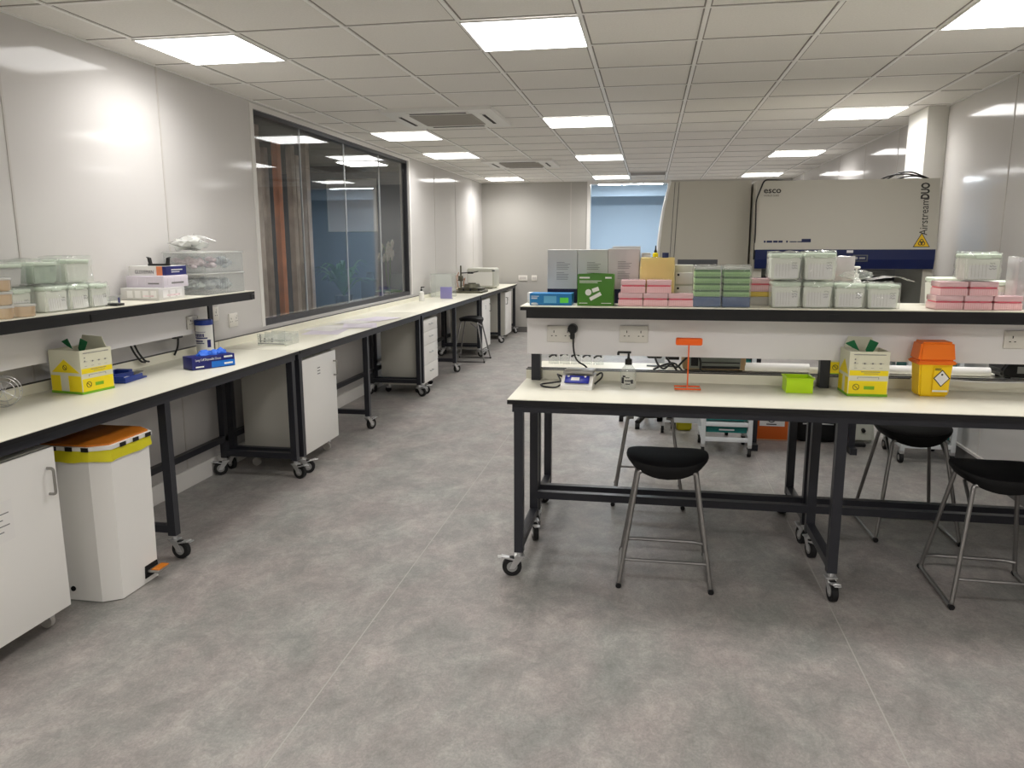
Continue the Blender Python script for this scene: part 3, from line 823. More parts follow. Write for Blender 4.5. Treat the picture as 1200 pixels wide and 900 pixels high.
# ------------------------------------------------------------------ small things on the near left bench
t = thing('blue_dustpan', 'blue plastic tray with metal blade lying beside the left clinical waste carton', 'tray', (-2.80, 3.68, .9), .1)
b = MB(); b.prism([(-.08, 0), (.09, 0), (.10, .03), (-.085, .045)], 'x', -.0, .006)
b.box(-.09, .08, -.11, .10, 0, .008, .002); b.box(-.09, -.08, -.11, .10, .008, .045, .002); b.box(.07, .08, -.11, .06, .008, .03, .002); b.box(-.08, .07, -.11, -.10, .008, .036, .002); b.box(-.08, .0, .06, .10, .008, .045, .003)
b.build('pan', 'blue', t)
b = MB(); b.box(-.05, .05, -.07, .03, .0085, .016, .002); b.build('white_insert', 'label', t)
b = MB(); b.box(-.03, .01, .10, .19, .012, .018, .002, R=RX(.08)); b.build('blade', 'steel', t)
t = thing('wipes_tub', 'white tub of wipes with blue lid below the end of the wall shelf', 'tub', (-2.87, 4.60, .9), 0)
b = MB(); b.lathe([(.05, 0), (.054, .004), (.054, .205), (.051, .21)], n=36); b.build('tub', 'white', t)
b = MB(); b.lathe([(.0565, .205), (.058, .21), (.058, .232), (.054, .238)], n=36); b.build('lid', 'blue', t)
b = MB()
for (z0, z1, a0, a1) in ((.13, .15, -2.5, -1.0), (.118, .126, -2.6, -.7), (.095, .108, -2.5, -1.2), (.16, .163, -2.5, -.9), (.06, .11, -.75, -.3), (.085, .09, -2.5, -1.1)):
    N = 18
    for k in range(N):
        if z1-z0 > .012 and z1-z0 < .03 and k % 3 == 2: continue
        a = a0+(a1-a0)*k/N; c = a0+(a1-a0)*(k+.98)/N
        b.prism([(.0543*math.cos(a), .0543*math.sin(a)), (.0549*math.cos(a), .0549*math.sin(a)), (.0549*math.cos(c), .0549*math.sin(c)), (.0543*math.cos(c), .0543*math.sin(c))], 'z', z0, z1)
b.build('blue_print', 'navybox', t)
t = thing('glove_box', 'dark blue glove carton with blue gloves bulging out on the near left bench', 'glove box', (-2.60, 4.02, .9), math.radians(60))
b = MB(); b.box(0, .27, 0, .11, 0, .075, .002); b.build('carton', 'navybox', t)
b = MB(); b.box(.12, .27, -.001, 0, .004, .04); b.build('blue_panel', 'skyblue', t)
text('Long Cuff Disposable Gloves', .019, 'whiteink', t, (.02, -.0012, .05), sx=.72)
b = MB(); b.box(.2, .255, -.002, -.0012, .055, .066); b.box(.2, .255, -.002, -.0012, .016, .026); b.box(.02, .07, -.002, -.0012, .012, .02); b.build('white_print', 'whiteink', t)
b = MB()
for k in range(6): b.blob((.09+.03*k-.02*(k % 2), .055+.012*((k % 3)-1), .078), .035, .028, .018+.008*(k % 2), 2, .5, 9, k)
b.build('glove', 'gloveblue', t)
t = thing('wire_ring_stand', 'round wire stand at the left edge on the near bench', 'wire stand', (-2.86, 2.96, .9), .5)
b = MB()
for (r, y) in ((.068, -.02), (.068, .02), (.045, 0)): b.tube([(r*math.cos(k*PI/14), y, .071+r*math.sin(k*PI/14)) for k in range(28)], .0022, 6, closed=True)
for k in range(8):
    a = k*PI/4; b.tube([(.068*math.cos(a), -.02, .071+.068*math.sin(a)), (.068*math.cos(a), .02, .071+.068*math.sin(a))], .0018, 6)
for k in range(4):
    a = k*PI/4+.2; b.tube([(.068*math.cos(a), 0, .071+.068*math.sin(a)), (-.068*math.cos(a), 0, .071-.068*math.sin(a))], .0015, 6)
b.build('wire', 'chrome', t)
# cables hanging below the wall shelf panel
for lab, pts, r in [('pair of black cables looping from under the wall shelf behind the glove boxes', [(-2.965, 3.98, 1.06), (-2.955, 4.0, 1.0), (-2.95, 4.05, .94), (-2.96, 4.10, .93)], .006),
                    ('black cable hanging straight down from the wall shelf near its end', [(-2.96, 4.44, 1.06), (-2.955, 4.44, 1.04), (-2.955, 4.43, .98), (-2.965, 4.40, .93)], .006)]:
    b = MB(); b.tube(pts, r, 8, fillet=.03)
    if len(lab) > 70: b.tube([(p[0]+.004, p[1]+.03, p[2]) for p in pts], r, 8, fillet=.03)
    else: b.box(-2.975, -2.94, 4.40, 4.47, 1.035, 1.05, .004)
    tag(b.build('hanging_cable', 'black'), lab, 'cable')

# ------------------------------------------------------------------ acrylic rack, papers, far bench equipment
t = thing('acrylic_rack', 'clear acrylic rack on the bench just below the near window corner', 'rack', (-2.79, 5.14, .9), -.05)
b = MB()
for (x0, x1, y0, y1, z0, z1) in ((0, .22, 0, .005, .01, .085), (0, .22, .10, .105, .01, .085), (0, .22, .2, .205, .01, .085), (0, .005, .005, .2, 0, .07), (.215, .22, .005, .2, 0, .07), (.11, .114, .105, .2, 0, .085), (.005, .215, .005, .1, .03, .034)):
    b.box(x0, x1, y0, y1, z0, z1, .001)
b.build('acrylic_plates', 'acrylic', t)
b = MB()
for x in (.06, .12): b.cyl((x, -.002, .03), (x, -.0005, .03), .006, n=10); b.cyl((x, -.002, .05), (x, -.0005, .05), .006, n=10)
b.box(.004, .216, -.0008, -.0001, .012, .018); b.box(.022, .03, -.001, 0, .02, .08)
b.build('dark_fixings', 'greyink', t)
for i, (lab, x, y, a, m_) in enumerate([
    ('lilac-white paper sheet nearest the camera on the window bench', -2.66, 6.05, .15, 'lilac'),
    ('white paper sheet overlapping the nearest lilac sheet on the window bench', -2.74, 6.32, -.2, 'paper'),
    ('lilac-white paper sheet in the middle of the spread on the window bench', -2.55, 6.55, .35, 'lilac'),
    ('white paper sheet beyond the middle of the spread on the window bench', -2.72, 6.88, .1, 'paper'),
    ('lilac-white paper sheet farthest along the window bench', -2.60, 7.15, -.25, 'lilac')]):
    b = MB(RZ(0)); zz = .0003+.001*i
    b.m(0).grid(lambda u, v: Vector(((u-.5)*.297, (v-.5)*.42, zz+0*u)), 8, 8)
    for k in range(5): b.m(1).box(-.11, .11-.03*(k % 2), -.15+k*.05, -.147+k*.05, zz+.0001, zz+.0003)
    o = b.build('paper_sheet', [m_, 'greyink'], loc=(x, y, .9), rotz=a)
    tag(o, lab, 'paper', 'papers spread on the window bench')
t = thing('lavender_stand', 'square lavender plastic stand on the far bench near the end of the window', 'stand', (-2.67, 10.02, .9), 0)
b = MB(); b.box(-.08, .08, 0, .006, 0, .155, .002); b.build('front_plate', 'lavender', t)
b = MB(); b.box(-.08, .08, .006, .06, 0, .006); b.build('foot_plate', 'lavender', t)
t = thing('acrylic_screen', 'clear acrylic box standing behind the lavender stand on the far bench', 'screen', (-2.80, 10.25, .9), 0)
b = MB()
for (x0, x1, y0, y1, z0, z1) in ((-.15, .15, 0, .006, .0, .32), (-.15, .15, .25, .256, 0, .32), (-.15, -.144, .006, .25, 0, .32), (.144, .15, .006, .25, 0, .32), (-.144, .144, .006, .25, .314, .32)): b.box(x0, x1, y0, y1, z0, z1)
b.build('acrylic_plates', 'acrylic', t)
t = thing('pump_bottle', 'small white bottle with dark pump on the bench by the end of the window', 'bottle', (-2.87, 9.55, .9), 0)
b = MB(); b.lathe([(.03, 0), (.034, .004), (.034, .11), (.014, .13)], n=20); b.build('bottle', 'white', t)
b = MB(); b.lathe([(.014, .13), (.014, .15), (.006, .152), (.006, .175)], n=14); b.box(-.008, .04, -.008, .008, .172, .184, .003); b.build('pump', 'black', t)
t = thing('microtome', 'old olive metal bench instrument with upright rods on the far left bench', 'lab instrument', (-2.66, 11.35, .9), 0)
b = MB(); b.box(-.24, .24, -.18, .22, 0, .035, .008); b.box(-.16, .2, -.1, .18, .035, .075, .01); b.build('base', 'oldmetal', t)
b = MB(); b.cyl((.04, 0, .075), (.04, 0, .13), .13, .11, n=28); b.cyl((.04, 0, .13), (.04, 0, .145), .06, n=20); b.build('turntable', 'oldmetal', t)
b = MB(); b.cyl((-.13, .0, .07), (-.13, .0, .4), .012); b.box(-.165, -.10, -.03, .03, .17, .25, .006); b.cyl((-.13, -.05, .21), (-.13, .05, .21), .03, n=16); b.build('column', 'oldmetal', t)
b = MB()
for (x, h) in ((-.20, .26), (-.17, .3), (-.07, .22)): b.tube([(x, .02, .03), (x-.03, .02, h*.6), (x, .02, h)], .006, 8, fillet=.04)
b.tube([(-.2, .02, .18), (-.07, .02, .2)], .005, 8); b.build('curved_rod', 'coppery', t)
b = MB(); b.box(-.02, .06, -.03, .03, .28, .31, .006); b.box(.05, .14, -.012, .012, .3, .315, .004, R=RY(-.2)); b.cyl((-.13, 0, .29), (-.02, 0, .295), .008); b.build('arm', 'black', t)
b = MB()
for (x, y) in ((.17, -.12), (.05, -.16), (-.06, -.14)): b.cyl((x, y, .035), (x, y, .07), .016, n=14)
b.build('knob', 'black', t)
t = thing('processor_unit', 'pale grey rounded benchtop machine at the far end of the left benches', 'lab machine', (-2.70, 12.55, .9), 0)
b = MB(); b.box(-.24, .22, -.2, .25, .012, .33, .035, 4); b.build('housing', 'machine', t)
b = MB(); b.box(-.22, .19, -.205, -.2, .05, .27, .004); b.build('front_cover', 'white', t)
b = MB(); b.box(.18, .225, -.202, -.15, .28, .3, .005); b.build('catch', 'black', t)
b = MB()
for x in (-.18, .16):
    for y in (-.14, .19): b.cyl((x, y, 0), (x, y, .013), .02, n=12)
b.build('foot', 'black', t)
# ------------------------------------------------------------------ boxes on the raised island shelf
ZS = 1.31
def tip_box(label, loc, w=.134, d=.13, h=.125, wrap=1, seed=0, group='white lidded tip boxes', rotz=0):
    """tapered white box, pale green lid, paper label with a scribble, plastic skin"""
    t = thing('tip_box', label, 'tip box', loc, rotz, group)
    b = MB(); frus(b, w*.9, d*.9, 0, w*.98, d*.98, h*.84, .006); b.build('base', 'tipwhite', t)
    b = MB(); b.box(-w/2, w/2, -d/2, d/2, h*.84, h, .008, 3); b.box(-w*.2, w*.2, -d/2-.003, -d/2+.01, h*.82, h*.9, .002); b.build('lid', 'tipgreen', t)
    b = MB(TR(0, -d*.475, 0) @ RX(-math.atan(d*.04/(h*.84))))
    b.m(0).box(-w*.37, w*.40, -.004, .002, .006, h*.76)
    random.seed(seed)
    for k in range(3):
        x0 = w*.2; z0 = h*(.64-.1*k)
        pts = [(x0+.024*j/6+.003*random.uniform(-1, 1), -.0045, z0+.004*math.sin(j*1.8+k+seed)) for j in range(7)]
        b.m(1).tube(pts, .0009, 5)
    for k in range(5): b.m(2).box(-w*.30+k*w*.1, -w*.30+k*w*.1+.0012, -.0047, -.004, h*.12, h*.7)
    b.build('label', ['label', 'ink', 'joint'], t)
    if wrap:
        b = MB(); b.crumple(-w/2-.003, w/2+.003, -d/2-.012, d/2+.006, .001, h+.007, .010, 11, seed, 34)
        b.build('plastic_wrap', 'wrap', t)
    return t
Y0 = 4.0
tip_box('leftmost white tip box in the bottom row of the stacked ones on the island shelf', (.66, Y0, ZS), seed=1)
tip_box('second white tip box from the left in the bottom row on the island shelf', (.805, Y0, ZS), seed=2, wrap=1)
tip_box('single white tip box right of the two stacked pairs, in front of the pump bottle', (.953, Y0, ZS), h=.118, seed=3)
tip_box('single white tip box with white film flopping off its lid to the right', (1.105, Y0, ZS), h=.115, seed=4, w=.142)
tip_box('upper left white tip box in loose plastic, stacked on the leftmost white box', (.65, Y0, ZS+.137), w=.142, seed=5)
tip_box('upper right white tip box, tallest of the stacked white boxes on the island shelf', (.808, Y0, ZS+.135), h=.13, w=.142, seed=6)
tip_box('white tip box sitting on top of the right-hand pink boxes on the island shelf', (1.525, Y0, ZS+.138), h=.122, w=.155, seed=7)
tip_box('pale green lidded tip box behind the right end of the right-hand pink pile', (1.70, 4.2, ZS), h=.125, wrap=0, seed=8)
tip_box('white lidded tip box mostly hidden behind the left part of the right-hand pink boxes', (1.46, 4.22, ZS), h=.14, wrap=0, seed=9)
b = MB()
b.grid(lambda u, v: Vector((1.045+.2*u, 3.945+.11*v+.004*math.sin(u*9), ZS+.136+.016*math.sin(u*PI*.9)-(.012*max(0, u-.7)/.3)+.004*noise.noise(Vector((u*6, v*6, 2))))), 16, 8)
tag(b.build('plastic_film', 'wrapmilk'), 'white plastic film lying over the lid of the rightmost single white tip box', 'plastic film')
b = MB(); b.blob((1.0, 4.04, ZS+.158), .07, .05, .022, 3, .6, 14, 4)
tag(b.build('plastic_bag', 'wrap'), 'crumpled clear bag on top of the single white tip boxes on the island shelf', 'plastic bag')
t = thing('pump_bottle', 'white pump bottle standing behind the single white tip boxes on the island shelf', 'bottle', (1.045, 4.22, ZS))
b = MB(); b.lathe([(.03, 0), (.032, .005), (.032, .11), (.012, .135), (.012, .145)], n=20); b.build('bottle', 'white', t)
b = MB(); b.lathe([(.013, .145), (.013, .155), (.005, .157), (.005, .18), (.016, .182), (.018, .19), (.012, .194)], n=18); b.build('pump', 'white', t)
def bag_stack(label, loc, w, d, h, m_, seed, cols):
    t = thing('wrapped_stack', label, 'wrapped stack', loc)
    b = MB(); n_ = len(cols)
    for k, c in enumerate(cols): b.m(k).box(-w/2+.006, w/2-.006, -d/2+.006, d/2-.006, .001+k*(h-.012)/n_, (k+1)*(h-.012)/n_-.003, .004)
    b.build('stacked_racks', cols, t)
    b = MB(); b.crumple(-w/2, w/2, -d/2, d/2, .001, h, .008, 9, seed, 24); b.build('plastic_wrap', m_, t)
    return t
bag_stack('tall pinkish wrapped stack behind the upper white tip boxes on the island shelf', (.945, 4.16, ZS), .13, .1, .245, 'wrapmilk', 3, ['pink', 'redbits', 'pink', 'redbits'])
bag_stack('tall wrapped stack with lilac tint at the far right of the island shelf', (1.80, 4.07, ZS), .19, .13, .245, 'wrapmilk', 5, ['lilac', 'redbits', 'lilac', 'bluebits', 'lilac'])
bag_stack('yellow plastic-wrapped stack behind the left-hand pink boxes on the island shelf', (.04, 4.13, ZS), .18, .12, .238, 'wrapyel', 8, ['tipwhite', 'yellowtip', 'yellowtip', 'yellowtip'])

def pink_box(label, loc, w=.122, d=.13, h=.066):
    t = thing('pink_tip_box', label, 'tip box', loc, 0, 'pink tip boxes')
    b = MB(); b.box(-w/2, w/2, -d/2, d/2, 0, h*.5, .003)
    b.build('base', 'pink', t)
    b = MB()
    for k in range(2): b.box(-w*.4+k*w*.44, -w*.4+k*w*.36+w*.32, -d/2-.001, -d/2+.002, h*.5, h*.62)
    b.box(-w*.46, w*.46, -d*.46, d*.46, h*.5, h*.6); b.build('tip_rack', 'pinkdark', t)
    b = MB(); b.box(-w/2, w/2, -d/2, d/2, h*.605, h, .004); b.build('lid', 'pinklid', t)
    b = MB()
    for k in range(12): b.box(-w*.44+k*w*.077, -w*.44+k*w*.077+.0012, -d/2-.0008, -d/2, .004, h*.45)
    b.build('ribs', 'pinkrib', t)
    return t
P0 = pink_box('pink tip box, left one of the bottom row beside the green carton', (-.09, 3.995, ZS))
for lab, x, z in [('pink tip box in the middle of the bottom row beside the green carton', .034, 0), ('pink tip box at the right end of the bottom row, touching the green racks', .158, 0),
                  ('pink tip box, left one of the two on top beside the green carton', -.078, .0665), ('pink tip box, right one of the two on top left of the green racks', .05, .0665),
                  ('pink tip box at the left end of the bottom row in the right-hand pink pile', 1.395, 0), ('pink tip box in the middle of the bottom row of the right-hand pink pile', 1.522, 0),
                  ('pink tip box at the right end of the bottom row of the right-hand pink pile', 1.65, 0), ('pink tip box, upper left one in the right-hand pink pile', 1.41, .0665),
                  ('pink tip box, upper right one under the single white box in the right-hand pink pile', 1.54, .0665)]:
    dup(P0, lab, (x, 3.995, ZS+z))
dup(P0, 'darker pink tip box behind the gap between the green racks and the white boxes', (.56, 4.12, ZS+.071))
t = thing('yellow_tip_box', 'grey tip box with yellow tips under the pink box right of the green racks', 'tip box', (.56, 4.12, ZS))
b = MB(); b.box(-.06, .06, -.06, .06, 0, .045, .004); b.build('base', 'joint', t)
b = MB(); b.box(-.062, .062, -.062, .062, .045, .07, .004); b.build('lid', 'yellowtip', t)

def rack_stack(label, loc, seed):
    t = thing('rack_stack', label, 'rack stack', loc, 0, 'green and blue wrapped rack stacks')
    w, d = .132, .115
    b = MB(); b.box(-w/2, w/2, -d/2, d/2, .001, .05, .004); b.build('blue_base', 'rackblue', t)
    for k in range(4):
        z = .052+k*.033
        b = MB(); b.m(0).box(-w/2+.004, w/2-.004, -d/2+.003, d/2-.003, z, z+.022, .002); b.m(1).box(-w/2+.006, w/2-.006, -d/2+.005, d/2-.005, z+.022, z+.032)
        for q in range(16): b.m(1).box(-w/2+.008+q*.0075, -w/2+.0095+q*.0075, -d/2+.0018, -d/2+.003, z+.002, z+.012)
        b.build('green_rack', ['rackgreen', 'rackdark'], t)
    b = MB(); b.crumple(-w/2-.003, w/2+.003, -d/2-.008, d/2+.003, .001, .205, .007, 12, seed, 34); b.build('plastic_wrap', 'wrap', t)
    b = MB(); b.crumple(-w/2+.004, w/2-.004, -d/2, d/2, .184, .198, .004, 8, seed+4, 40); b.build('folded_film', 'wrapmilk', t)
    return t
R0 = rack_stack('plastic-wrapped stack of green racks on a blue base, left one of the pair', (.285, 3.99, ZS), 1)
rack_stack('plastic-wrapped stack of green racks on a blue base, right one of the pair', (.425, 3.99, ZS), 9)

def kit_box(label, loc, m_, w=.158, d=.14, h=.28, navy=True):
    t = thing('kit_box', label, 'box', loc, 0, 'tall grey kit boxes')
    b = MB(); b.m(0).box(-w/2, w/2, -d/2, d/2, .075 if navy else 0, h-.003); b.m(1).box(-w/2, w/2, -d/2, d/2, h-.003, h)
    if navy: b.m(2).box(-w/2, w/2, -d/2, d/2, 0, .075)
    b.build('carton', [m_, 'kittop', 'kitnavy'], t)
    b = MB(); e = -d/2-.001
    for k, L_ in enumerate((.042, .072, .06, .066, .06)): b.box(-.03, -.03+L_, e, -d/2, h-.068-k*.0085, h-.0655-k*.0085)
    for k, L_ in enumerate((.04, .064, .06, .062, .06)): b.box(-.03, -.03+L_, e, -d/2, h-.122-k*.0085, h-.1195-k*.0085)
    b.build('printed_lines', 'greyink', t)
    return t
kit_box('leftmost tall grey kit box, with navy base, behind the flat blue carton', (-.456, 4.18, ZS), 'kitgrey')
kit_box('tall grey kit box behind the green carton, middle of three on the island shelf', (-.295, 4.18, ZS), 'kitgrey')
kit_box('tall warm-grey kit box, rightmost of three behind the green carton and pink boxes', (-.134, 4.18, ZS), 'kitpink', w=.16, h=.285)
kit_box('grey box whose top edge just shows behind the rightmost tall kit box', (-.125, 4.30, ZS), 'kitgrey', w=.15, d=.07, h=.297, navy=False)
t = thing('small_carton', 'small grey carton between the tall kit boxes and the blue doorway on the island shelf', 'box', (-.02, 4.27, ZS))
b = MB(); b.box(-.025, .025, -.03, .03, 0, .255, .001); b.build('carton', 'kitgrey', t)
b = MB(); b.box(-.025, .025, -.0305, .0305, .255, .262, .001); b.build('top_flap', 'kittop', t)
t = thing('blue_carton', 'flat blue carton with a green sticker at the left end of the island shelf', 'box', (-.495, 3.99, ZS))
b = MB(); b.box(-.108, .108, -.06, .06, 0, .06, .001); b.build('carton', 'cyanbox', t)
b = MB()
for (x0, x1, z0, z1) in ((-.1, -.06, .045, .0475), (-.1, -.068, .037, .039), (-.1, -.07, .033, .035), (-.1, -.072, .008, .011), (-.1, -.065, .004, .006)): b.box(x0, x1, -.0612, -.06, z0, z1)
b.tube([(-.083+.016*math.cos(k*PI/10), -.0606, .008+.005*math.sin(k*PI/10)) for k in range(20)], .0008, 5, closed=True)
b.build('white_print', 'whiteink', t)
b = MB(); b.box(-.035, .03, -.0612, -.06, .012, .048); b.build('pale_panel', 'cyanpale', t)
b = MB(); b.box(.048, .092, -.0612, -.06, .013, .04); b.build('green_sticker', 'brightgreen', t)
t = thing('small_carton', 'small white carton at the left end of the island shelf behind the flat blue one', 'box', (-.615, 4.1, ZS))
b = MB(); b.box(-.022, .022, -.03, .03, 0, .055, .001); b.build('carton', 'white', t)
b = MB(); b.box(-.0225, .0225, -.031, -.03, .02, .045); b.build('label', 'label', t)
t = thing('green_carton', 'green carton with white pictures of lab plastics on the island shelf', 'box', (-.266, 3.985, ZS))
b = MB(); b.box(-.092, .092, -.055, .055, 0, .158, .001); b.prism([(-.092, .158), (.092, .158), (.088, .162), (.0, .166), (-.088, .160)], 'y', -.055, -.053); b.build('carton', 'boxgreen', t)
b = MB(); e = -.0565
def disc(cx_, cz, rx, rz, a=0, nn=20):
    ca, sa = math.cos(a), math.sin(a)
    b.prism([(cx_+rx*math.cos(k*2*PI/nn)*ca-rz*math.sin(k*2*PI/nn)*sa, cz+rx*math.cos(k*2*PI/nn)*sa+rz*math.sin(k*2*PI/nn)*ca) for k in range(nn)], 'y', e, -.055)
disc(-.036, .068, .016, .016)
for (x, z, w_, h_, a) in ((.0, .082, .034, .02, .35), (.0, .048, .062, .018, .5)):
    ca, sa = math.cos(a), math.sin(a)
    b.prism([(x+u*w_/2*ca-v*h_/2*sa, z+u*w_/2*sa+v*h_/2*ca) for u, v in ((-1, -1), (1, -1), (1, 1), (-1, 1))], 'y', e, -.055)
for (x0, x1, z0, z1) in ((-.082, -.03, .138, .146), (.048, .08, .138, .146), (-.082, .03, .124, .127), (-.082, .01, .116, .119), (-.082, -.04, .012, .015), (.03, .08, .012, .015)): b.box(x0, x1, e, -.055, z0, z1)
b.build('white_print', 'whiteink', t)
t = thing('marker_bottle', 'yellow-labelled bottle with dark nozzle sticking up behind the yellow wrapped stack', 'bottle', (.03, 4.27, ZS))
b = MB(); b.lathe([(.014, 0), (.015, .004), (.015, .225), (.015, .258), (.008, .262)], n=16); b.build('bottle', 'yellow', t)
b = MB(); b.lathe([(.008, .26), (.008, .27), (.004, .28), (.003, .30)], n=12); b.build('nozzle', 'black', t)
t = thing('navy_carton', 'small navy box top peeking over the yellow wrapped stack', 'box', (.083, 4.28, ZS))
b = MB(); b.box(-.017, .017, -.02, .02, 0, .262, .001); b.build('carton', 'bscnavy', t)
b = MB(); b.box(-.0172, .0172, -.0205, -.02, .05, .12); b.build('label', 'label', t)
t = thing('drawer_rack', 'small clear two-drawer rack with black knobs behind the pink boxes, left of the green racks', 'drawer rack', (.18, 4.2, ZS))
b = MB(); b.box(-.05, .05, -.05, .06, 0, .2, .004); b.build('housing', 'machine', t)
for z in (.06, .13):
    b = MB(); b.box(-.044, .044, -.056, -.05, z-.028, z+.032, .002); dr = b.build('drawer', 'kittop', t)
    b = MB(); b.cyl((-.03, -.066, z+.02), (-.03, -.056, z+.02), .006, n=10); b.build('knob', 'black', dr)

# ------------------------------------------------------------------ left wall shelf
tip_box('white tip box in the lower row on the wall shelf, beside the amber tubs', (-2.89, 3.055, ZS), h=.115, seed=11, rotz=PI/2, group='white boxes on the wall shelf', w=.15, d=.16)
tip_box('white tip box in the lower row on the wall shelf, second from the left', (-2.84, 3.225, ZS), h=.12, seed=12, rotz=PI/2, group='white boxes on the wall shelf', w=.145, d=.16)
tip_box('white tip box in the lower row on the wall shelf, third from the left', (-2.84, 3.375, ZS), h=.118, seed=13, rotz=PI/2, group='white boxes on the wall shelf', w=.135, d=.16)
tip_box('white tip box at the right end of the lower row on the wall shelf', (-2.84, 3.515, ZS), h=.116, seed=14, rotz=PI/2, group='white boxes on the wall shelf', w=.125, d=.16)
def clear_pack(label, y, z, w, h, cols, seed, x=-2.86):
    t = thing('wrapped_box', label, 'wrapped box', (x, y, z), PI/2, 'plastic-wrapped boxes on the wall shelf')
    b = MB(); frus(b, w*.78, .12, .002, w*.86, .135, h*.72, .006); b.build('inner_box', cols, t)
    b = MB(); b.box(-w*.42, w*.42, -.07, .07, h*.72, h*.86, .006); b.build('lid', 'tipgreen', t)
    b = MB(); b.crumple(-w/2, w/2, -.08, .08, .001, h, .009, 9, seed, 22); b.build('plastic_wrap', 'wrap', t)
    return t
clear_pack('plastic-wrapped grey-white box on the upper row of the wall shelf, cut by the picture edge', 2.99, ZS+.13, .19, .115, 'kitgrey', 21)
clear_pack('plastic-wrapped box with mint green contents, middle of the upper row on the wall shelf', 3.21, ZS+.134, .18, .115, 'mint', 23)
clear_pack('plastic-wrapped pale green box, right one of the upper row on the wall shelf', 3.42, ZS+.13, .19, .13, 'tipwhite', 27)
def amber_tub(label, loc):
    t = thing('amber_tub', label, 'tub', loc, 0, 'amber lidded tubs')
    b = MB(); b.lathe([(.044, 0), (.048, .004), (.05, .042), (.05, .048)], n=28); b.build('tub', 'amber', t)
    b = MB(); b.lathe([(.053, .046), (.054, .05), (.052, .056), (.04, .058)], n=28); b.build('lid', 'wrapmilk', t)
    return t
T0 = amber_tub('amber tub on the wall shelf, lower one nearest the shelf front', (-2.735, 2.985, ZS))
dup(T0, 'amber tub stacked on another at the left edge of the wall shelf', (-2.745, 2.875, ZS+.06))
dup(T0, 'amber tub at the left edge of the wall shelf, lowest in its stack', (-2.745, 2.875, ZS))
dup(T0, 'amber tub topmost in the stack at the left edge of the wall shelf', (-2.745, 2.875, ZS+.12))
t = thing('tube_stand', 'tiny clear stand with a black base and blue mark on the wall shelf', 'stand', (-2.745, 3.60, ZS))
b = MB(); b.box(-.035, .035, -.03, .03, 0, .012, .002); b.build('base', 'black', t)
b = MB(); b.box(-.025, .025, -.02, .02, .012, .05, .002); b.build('clear_block', 'acrylic', t)
b = MB(); b.box(.0255, .0265, -.006, .008, .015, .042); b.build('blue_mark', 'navybox', t)
# glove cartons in a pile
def glove_carton(label, y0, z, L, h, x1, kind, m_):
    t = thing('glove_carton', label, 'glove box', (x1, y0, z), 0, 'pile of glove cartons on the wall shelf')
    b = MB(); b.box(-.24, 0, 0, L, 0, h, .0015); b.build('carton', m_, t)
    b = MB()
    if kind == 'top':
        b.box(-.06, -.022, -.0012, 0, .002, h-.002); b.build('orange_stripe', 'timberwarm', t)
        b = MB(); b.box(-.022, .0004, -.0012, 0, .002, h-.002); b.box(0, .0012, 0, L, .002, h-.002); b.build('blue_print', 'navybox', t)
        text('GLOVEMAN', .03, 'ink', t, (-.2, -.0008, .012), sx=.75)
        b = MB(); b.box(.0012, .002, .05, L-.04, .03, .036); b.box(.0012, .002, .05, L-.07, .018, .023); b.build('white_print', 'whiteink', t)
    else:
        pm, pn, pk = 'lilac' if kind == 'mid' else 'label', 'red_print' if kind == 'low' else 'grey_print', 'redbits' if kind == 'low' else 'greyink'
        for k in range(4): b.box(-.2+k*.05, -.165+k*.05, -.0012, 0, h*.2, h*.8)
        b.build('printed_panel', pm, t); b = MB()
        for k in range(3): b.box(0, .0012, L*.15+k*L*.27, L*.15+k*L*.27+.05, h*.2, h*.8)
        b.build('printed_panel', pm, t)
        b = MB(); b.box(0, .0016, L*.3, L*.8, h*.3, h*.45); b.build(pn, pk, t)
        b = MB(); b.box(-.1, -.03, -.0016, 0, h*.3, h*.42); b.build(pn, pk, t)
    return t
glove_carton('white glove carton with reddish print at the bottom of the pile on the wall shelf', 3.96, ZS, .25, .068, -2.735, 'low', 'kittop')
glove_carton('pale lilac glove carton in the middle of the pile on the wall shelf', 4.03, ZS+.0685, .24, .066, -2.745, 'mid', 'lilac')
glove_carton('white glove carton with orange stripe and blue end, topmost on the wall shelf', 4.08, ZS+.135, .2, .056, -2.76, 'top', 'white')
t = thing('tape_dispenser', 'small black U-shaped holder standing on top of the glove cartons', 'holder', (-2.82, 4.11, ZS+.1915))
b = MB(); b.box(-.06, .06, -.02, .02, 0, .012, .002)
for s in (-1, 1): b.prism([(s*.06, .01), (s*.05, .01), (s*.056, .045), (s*.075, .052), (s*.066, .045)], 'y', -.012, .012)
b.build('holder', 'black', t)
